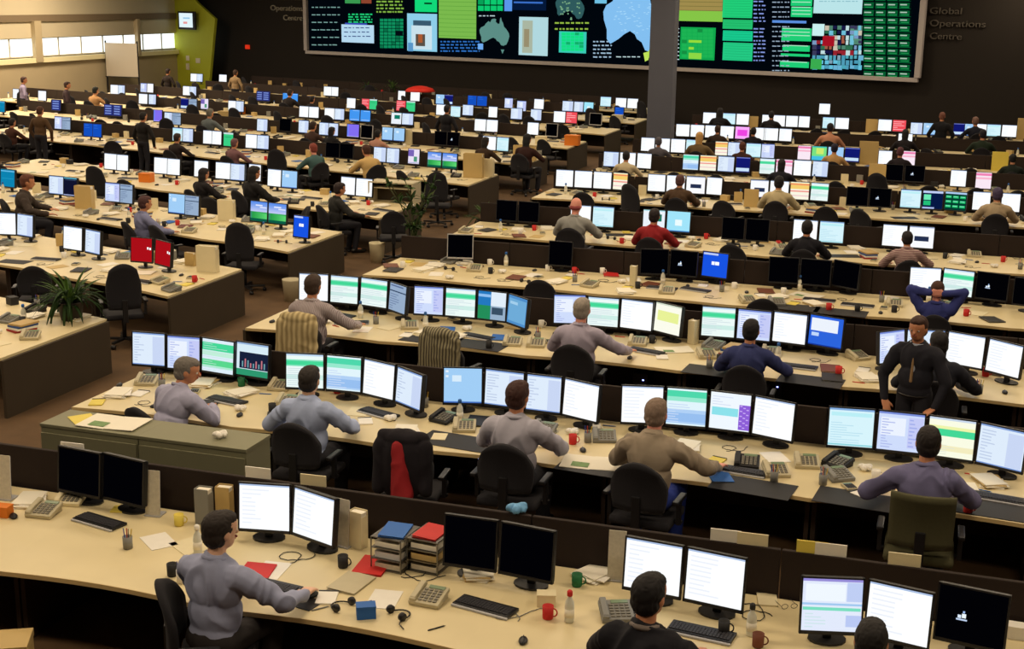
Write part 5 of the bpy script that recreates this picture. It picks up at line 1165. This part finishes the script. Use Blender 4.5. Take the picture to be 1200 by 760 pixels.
# second to fourth row, things one can point to
for a in [
 ('deskmat|black', 882, 575, -.12, 'large dark mat before the taupe jumper screens, right half'), ('deskmat|black', 700, 558, -.1, 'large dark mat under the newspaper, second row'), ('deskmat|black', 535, 517, -.1, 'large dark mat left of the brown-haired man'), ('deskmat|black', 1170, 598, -.1, 'large dark mat right of the slate-shirted man'), ('deskmat|black', 1005, 588, -.1, 'large dark mat left of the slate-shirted man'), ('deskmat|black', 560, 404, -.1, 'large dark mat in the unmanned third-row bank'), ('deskmat|black', 505, 398, -.1, 'second dark mat left in the unmanned third-row bank'), ('deskmat|black', 838, 436, -.08, 'dark mat left of the dark blue shirt'), ('deskmat|black', 950, 446, -.08, 'dark mat right of the dark blue shirt'), ('deskmat|black', 985, 366, -.06, 'dark mat below the three black screens'), ('deskmat|black', 930, 360, -.06, 'left dark mat below the three black screens'),
 ('keyboard', 266, 470, -.2, 'black keyboard before the grey-haired leaning man'), ('mouse', 281, 487, .2, 'mouse right of the leaning man'), ('phone|beige', 172, 449, .3, 'beige phone behind the leaning man'), ('paperpile|white', 140, 462, .3, 'papers at the aisle corner of the second row'), ('mouse', 140, 452, .3, 'black mouse-like thing at the aisle corner, second row'),
 ('mug|green', 283, 452, .2, 'small green mug before the dark-chart screen'), ('keyboard', 444, 485, -.35, 'black keyboard right of the man in light blue'), ('mouse', 407, 500, .3, 'black mouse right of the man in light blue'), ('paper|cream', 420, 482, .2, 'cream sheet right of the man in light blue'), ('phone|beige', 544, 503, .3, 'beige phone left of the brown-haired man'), ('notepad|cream', 515, 512, .2, 'cream notepad left of the beige phone, second row'), ('paper|white', 566, 519, -.6, 'white sheet by the elbow of the brown-haired man'), ('phone|black', 520, 493, -.3, 'black phone at the desk of the brown-haired man'),
 ('newspaper', 694, 543, .1, 'open newspaper between brown-haired man and taupe jumper'), ('phone|grey', 708, 515, .3, 'grey phone behind the open newspaper'), ('keyboard', 812, 541, -.15, 'cream-lit keyboard before the man in the taupe jumper'), ('phone|black', 875, 545, .1, 'black phone right of the taupe jumper'), ('mousepad|grey', 880, 566, -.1, 'dark mat at the hand of the taupe jumper'), ('keyboard', 870, 553, -.12, 'long black keyboard right of the taupe jumper'),
 ('phone|beige', 945, 545, .2, 'left of two beige phones beside the slate shirt'), ('phone|grey', 982, 560, .6, 'right of two phones beside the slate shirt'), ('notepad|white', 1012, 580, .9, 'white notepad beside the slate-shirted man'), ('mug|white', 1026, 562, 0, 'white mug beside the slate-shirted man'), ('mug|red', 1134, 600, 0, 'pink-red mug right of the slate-shirted man'), ('keyboard', 1172, 585, -.15, 'black keyboard right of the slate-shirted man'), ('paperpile|tan', 1160, 566, .2, 'tan papers at the right end of the second row'),
 ('mouse', 340, 383, .3, 'mouse at the aisle end of the third row'), ('paper|white', 425, 386, .2, 'white papers right of the patterned shirt'), ('phone|beige', 480, 384, .4, 'beige phone between first two third-row banks'), ('keyboard', 560, 395, -.3, 'keyboard in the unmanned third-row bank'), ('folder|blue', 585, 396, .2, 'blue folder in the unmanned third-row bank'), ('phone|beige', 628, 405, .2, 'beige phone left of the white-haired man'), ('keyboard', 757, 412, -.3, 'keyboard right of the white-haired man'), ('mouse', 738, 420, 0, 'mouse at the hand of the white-haired man'), ('phone|beige', 828, 418, .4, 'beige phone left of the dark blue shirt'), ('file|cream', 812, 402, 1.2, 'narrow cream file left of the dark blue shirt'), ('folder|black', 975, 443, .1, 'black folder at the third row right of dark blue shirt'), ('phone|beige', 1005, 420, .7, 'beige phone with red handset side, third row'), ('keyboard', 935, 430, -.1, 'keyboard right of the dark blue shirt'),
 ('keyboard', 776, 338, -.05, 'left keyboard below the black pair, fourth row'), ('keyboard', 815, 340, -.3, 'right keyboard below the black pair, fourth row'), ('folder|red', 716, 322, .3, 'red-orange folder on the bare fourth row desk'), ('file|cream', 742, 334, 1.57, 'cream box left of the fourth-row keyboards'), ('cable|black', 700, 330, 0, 'black cable by the red-orange folder'), ('mug|white', 706, 311, 0, 'tiny white mug at the back of the fourth row'), ('bottle|blue', 593, 312, 0, 'blue-capped bottle at the aisle end of the fourth row'), ('mug|white', 574, 306, 0, 'white mug under the silver-framed screen'), ('paperpile|white', 545, 306, .2, 'papers under the silver-framed screen'), ('mouse', 875, 343, .1, 'black mouse far right of the saturated blue screen'),
 ('keyboard', 960, 352, -.05, 'long keyboard below the three black screens, left'), ('keyboard', 1005, 358, -.1, 'long keyboard below the three black screens, right'), ('keyboard', 165, 330, -.2, 'black keyboard below the glowing red pair'), ('phone|white', 130, 235, .2, 'white phone behind the blue-lit person'), ('keyboard', 130, 257, -.2, 'dark keyboard at the desk behind the blue-lit person')]:
    onpx(a[0], a[1], a[2], a[3], a[4], rad=.12)
# tan and other upright boxes in the rows
for x, y, kd, sc, lab in [(100, 244, 'file|tan', 1.5, 'large tan file box behind the blue-lit person'), (244, 318, 'file|cream', 1.35, 'cream box right of the glowing red pair'), (266, 258, 'file|cream', 1.3, 'cream file box left of the landscape screens'), (880, 242, 'file|tan', 1.2, 'tan file box between white screens, sixth row'), (555, 208, 'file|tan', 1.9, 'tall tan board at the centre aisle desk'), (575, 207, 'file|cream', 1.4, 'cream file at the centre aisle desk corner'), (671, 170, 'box|orange', 1.9, 'orange box on the pale centre desk'), (608, 186, 'file|tan', 1.2, 'left of two tan posts on the centre desk'), (622, 188, 'file|tan', 1.2, 'right of two tan posts on the centre desk'), (1027, 216, 'file|tan', 1.6, 'tall tan file behind the dark screens, right'), (1020, 187, 'file|tan', 2.0, 'wide tan box beside the navy screen, right'), (1033, 138, 'file|tan', 1.5, 'left of two tan boxes at the back right'), (1044, 138, 'file|tan', 1.4, 'right of two tan boxes at the back right'), (836, 128, 'file|tan', 1.5, 'tan box above the tenth row screens'), (889, 146, 'file|tan', 1.3, 'tan box between white screens, tenth row'), (1170, 197, 'file|yellow', 1.6, 'yellow box near the right edge, eighth row'), (1190, 140, 'file|tan', 2.2, 'tan cabinet box at the right edge, tenth row'), (781, 158, 'file|tan', 1.3, 'tan box beside the reflection strip'), (720, 144, 'box|cream', 1.6, 'cream box on the pale table at centre back'), (634, 168, 'box|cream', 1.4, 'cream box left of the orange one'), (492, 165, 'file|cream', 1.4, 'cream framed box below the red canopy area'), (285, 133, 'box|orange', 1.6, 'orange-brown box in the far left rows'), (262, 140, 'box|tan', 1.8, 'tan carton in the far left rows'), (172, 213, 'box|orange', 1.3, 'orange-brown box on the left long row')]:
    p = at(x, y, DZ); nd = near_desk(p.x, p.y, .12, .12); put(kd, nd[1], nd[2], Z0, .05, lab, scale=sc, rad=.25)
p = at(458, 238, DZ); nd = near_desk(p.x, p.y, .3, .3); put('shelfunit|beige', min(nd[1], -10.8), nd[2]+.2, Z0, 0, 'beige desktop shelf with dark inside, left block aisle end', rad=.5)
for px_, py_, lab in ((560, 452, 'computer tower with blue light under the second bank, third row'), (906, 455, 'computer tower with blue light under the dark blue shirt man'), (748, 447, 'computer tower with blue light right of the white-haired man'), (554, 540, 'computer tower with faint light under the second row desk'), (20, 372, 'computer tower with white light at the left edge')):
    p = at(px_, py_, .36); bx = (p.x+8.35)/BW; bx = (math.floor(bx)+min(.85, max(.15, bx-math.floor(bx))))*BW-8.35; put('tower', bx if p.x > -9 else p.x, p.y+.3, 0, 0, lab)
onpx('bin|cream', 442, 306, 0, 'cream waste bin in the aisle beside the left block', z=0, rad=0); onpx('bin|beige', 342, 352, 0, 'beige waste bin beside the third row end', z=0, rad=0)
# carton bottom left, on a low box
p = at(4, 748, .45); c = put('box|tan', p.x, p.y, .0, .5, 'cardboard carton at the bottom left corner', scale=(1.6, 1.8, 2.9))
# scatter: one thing of a kind per desk bay
KINDS_ = [('deskmat|black', 'large dark desk mat', .2, .7), ('file|grey', 'grey upright file', .1, .6), ('folder|brown', 'brown folder', .14, 1), ('box|black', 'black box', .1, .7), ('cloth|white', 'crumpled white paper', .06, 1), ('pen|blue', 'blue pen', .05, 1), ('pen|red', 'red pen', .05, 1), ('notepad|white', 'white notepad', .09, 1), ('folder|black', 'black folder', .14, 1), ('mug|black', 'black mug', .05, 1), ('newspaper', 'folded-out newspaper', .2, .8), ('phone|grey', 'grey desk phone', .14, 1), ('cable|grey', 'thin grey cable', .2, .8), ('paper|tan', 'tan paper sheet', .12, 1), ('paperpile|cream', 'cream pile of papers', .18, 1), ('paper|white', 'white paper sheet', .13, 1), ('paperpile|tan', 'tan pile of papers', .18, 1), ('paperpile|white', 'white pile of papers', .18, 1), ('phone|beige', 'beige desk phone', .15, 1), ('keyboard', 'black keyboard', .22, 1), ('mouse', 'black mouse', .06, 1), ('mug|white', 'white mug', .06, 1), ('mug|red', 'red mug', .06, 1), ('bottle|blue', 'blue-capped bottle', .05, 1), ('box|tan', 'tan box', .11, .8), ('file|tan', 'tan upright file', .12, .7), ('file|cream', 'cream upright file', .12, .7), ('folder|blue', 'blue folder', .16, 1), ('notepad|yellow', 'yellow notepad', .1, 1), ('pencup|grey', 'grey pen holder', .05, 1), ('cable|black', 'loose black cable', .2, .8), ('headset', 'black headset', .16, 1), ('books', 'stack of coloured folders', .2, 1), ('phone|black', 'black desk phone', .15, 1), ('paper|cream', 'cream paper sheet', .13, 1), ('calc|beige', 'beige calculator', .08, 1)]
RS = random.Random(11)
def free(x, y, r): return all((x-a)**2+(y-b)**2 > (r+c*.9)**2 for a, b, c in PLACED)
cnt = 0
def scatter(block, rows, deps, nbs, w_, xs):
    global cnt
    for k, y in enumerate(rows):
        for i in range(nbs[k]):
            xa = xs(k)+w_*i; y0_ = y; y = y0_+(SHEAR*(xa+w_/2+10.27) if block == 'left' else 0); mid = Vector((xa+w_/2, y+deps[k]/2, DZ)); v = mid-CO; Z = v.dot(fw); sx_ = 600+F*v.dot(r2)/Z; sy_ = 380-F*v.dot(u2)/Z
            if sx_ < -60 or sx_ > 1260 or sy_ > 790: y = y0_; continue
            nn = 0 if (block == 'right' and k == 0) else (20 if y < 24 else 13 if y < 30 else 9 if y < 37 else 7)
            pool = [kk for kk in KINDS_ if not (block == 'right' and y < 26 and kk[0][:3] in ('box', 'fil'))]; pick = RS.sample(pool, nn)
            if y < 24 and nn: pick = [kk for kk in KINDS_ if kk[0] in ('phone|beige', 'paperpile|white', 'cable|black')]+[q_ for q_ in pick if q_[0] not in ('phone|beige', 'paperpile|white', 'cable|black')]
            for kd, nm, rd, sc in pick:
                for t_ in range(14):
                    x = RS.uniform(xa+rd, xa+w_-rd); so = SHEAR*(x-xa-w_/2) if block == 'left' else 0; yy = so+RS.uniform(y+.12+rd*.7, y+deps[k]-rd*.6-.03)
                    if 'file' in kd or 'box' in kd: yy = so+y+deps[k]-rd-.05-RS.random()*.25
                    if free(x, yy, rd):
                        bay = ORD[i if block == 'right' else nbs[k]-1-i]
                        put(kd, x, yy, Z0, RS.uniform(-.5, .5), '%s on the %s bay from the aisle, %s row, %s block' % (nm, bay, ORD[k], block), 'loose things scattered over the desks', sc, rd); cnt += 1; break
            y = y0_
scatter('right', MAIN, MDEP, NB, BW, lambda k: -8.35)
scatter('left', LEFT, LDEP, NL, 1.95, lambda k: -10.27-1.95*NL[k])
print('scatter', cnt)
# ------------------------------------------------------------------ whiteboard, canopy, plants
def whiteboard():
    Yb = 53.0; a = aty(123, 50, Yb); b = aty(160, 48, Yb); bot = aty(142, 90, Yb).z; W_ = b.x-a.x; top = a.z
    r = empty('whiteboard', ((a.x+b.x)/2, Yb, 0)); tag(r, 'whiteboard on a wheeled black stand below the window band', 'whiteboard')
    mobj('board', box_mesh('board', (0, 0, (top+bot)/2), (W_, .04, top-bot), .004), mat('board_grey_white', srgb(188, 178, 160), .5), r); mobj('pen_tray', box_mesh('pen_tray', (0, -.06, bot), (W_, .1, .04)), M_BLACK, r)
    for s in (-1, 1): mobj('leg', box_mesh('leg', (s*W_/2, .03, top/2+.05), (.06, .05, top+.1)), M_BLACK, r); mobj('foot', box_mesh('foot', (s*W_/2, .0, .04), (.05, .6, .05)), M_BLACK, r)
whiteboard()
def canopy():
    p = at(489, 107, 1.2); nd = near_desk(p.x, p.y, .3, .3); q = aty(489, 104, nd[2]); r = empty('red_parasol', (q.x, nd[2]+.3, 0)); tag(r, 'shallow red canopy above the white screens at centre back', 'parasol')
    zc = q.z; mobj('canopy', lathe('canopy', [(.62, zc-.12), (.5, zc), (.25, zc+.08), (.02, zc+.11), (.02, zc+.09), (.25, zc+.06), (.49, zc-.02)], 20), mat('red_canopy', srgb(215, 40, 26), .7), r); mobj('pole', lathe('pole', [(.015, Z0), (.015, zc+.09)], 8), M_CHROME, r)
canopy()
M_LEAF = mat('leaf_green', srgb(52, 84, 36), .6, var=.3, scale=9); M_LEAF2 = mat('leaf_light', srgb(88, 120, 52), .6, var=.2, scale=9)
def leaf_mesh(L, W_, droop):
    bm = bmesh.new(); n = 6; prev = None
    for i in range(n+1):
        t = i/n; y = L*t*(1-.25*droop*t); z = L*(.75*t-droop*t*t); w_ = W_*math.sin(PI*min(1, .12+t*.88))**.7*.5+.001
        c = (bm.verts.new((-w_, y, z)), bm.verts.new((0, y, z-.15*w_)), bm.verts.new((w_, y, z)))
        if prev: bm.faces.new((prev[0], prev[1], c[1], c[0])); bm.faces.new((prev[1], prev[2], c[2], c[1]))
        prev = c
    r = bmesh.ops.solidify(bm, geom=bm.faces[:], thickness=.002); return mesh(bm, 'leaf', True)
LV = [leaf_mesh(.42, .035, d) for d in (.5, .9, 1.3)]; LV2 = [leaf_mesh(.20, .07, d) for d in (.3, .7, 1.)]
def spider_plant(x, y, z, lab, s=1, n=54):
    r = empty('potted_plant', (x, y, z)); r.scale = (s,)*3; tag(r, lab, 'plant'); R = random.Random(lab)
    mobj('pot', lathe('pot', [(.09, 0), (.12, .16), (.13, .17), (.11, .17), (.10, .14)], 16), mat('dark_pot', srgb(44, 36, 30), .6), r); mobj('soil', lathe('soil', [(.10, .13), (.10, .145)], 14, False), mat('soil', srgb(40, 28, 18), .9), r)
    for k in range(n): a = R.uniform(0, 2*PI); mobj('leaf', LV[k % 3], M_LEAF if k % 3 else M_LEAF2, r, (.02*math.cos(a), .02*math.sin(a), .14), (R.uniform(-.3, .9), 0, a)).scale = (1, 1, R.uniform(.7, 1.1))
def tree_plant(x, y, lab, h=1.5, n=90, spread=.38):
    r = empty('tall_plant', (x, y, 0)); tag(r, lab, 'plant'); R = random.Random(lab)
    mobj('planter', box_mesh('planter', (0, 0, .22), (.42, .42, .44), .02), M_BLACK, r); mobj('soil', box_mesh('soil', (0, 0, .435), (.38, .38, .03)), mat('soil', srgb(40, 28, 18), .9), r)
    tips = []
    for k in range(7):
        a = 2*PI*k/7; pts = [(0.03*math.cos(a), .03*math.sin(a), .42)]
        for j in range(1, 6): t = j/5; pts.append((spread*t*t*math.cos(a+t*.5)*R.uniform(.7, 1), spread*t*t*math.sin(a+t*.5)*R.uniform(.7, 1), .42+(h-.42)*t*R.uniform(.85, 1.0)))
        mobj('stem', tube('stem', pts, .009), mat('stem_green', srgb(70, 80, 40), .7), r); tips += pts[1:]
    for k in range(n): b = R.choice(tips); mobj('leaf', LV2[k % 3], M_LEAF if k % 4 else M_LEAF2, r, b, (R.uniform(-.6, .6), R.uniform(-.3, .3), R.uniform(0, 2*PI)))
p = at(84, 374, DZ); nd = near_desk(p.x, p.y, .15, .2); spider_plant(nd[1], nd[2], Z0, 'bushy strap-leaved plant in a dark pot on the near left desk corner', 1.45, 70)
p = at(508, 330, 0); tree_plant(-8.85, p.y+.2, 'tall leafy plant in a black planter at the aisle end', 1.75, 130, .5)
p = at(505, 215, DZ); spider_plant(-9.3, at(520, 300, 0).y+3, .0, 'second leafy plant low in the aisle', 1.4, 30)
p = at(460, 110, DZ); nd = near_desk(p.x, p.y, .15, .3); spider_plant(nd[1], nd[2], Z0, 'green plant on the far back desks left of the canopy', 1.4, 24)
p = at(425, 112, DZ); nd = near_desk(p.x, p.y, .15, .3); spider_plant(nd[1], nd[2], Z0, 'faint green plant at the back beneath the wall', 1.4, 24)
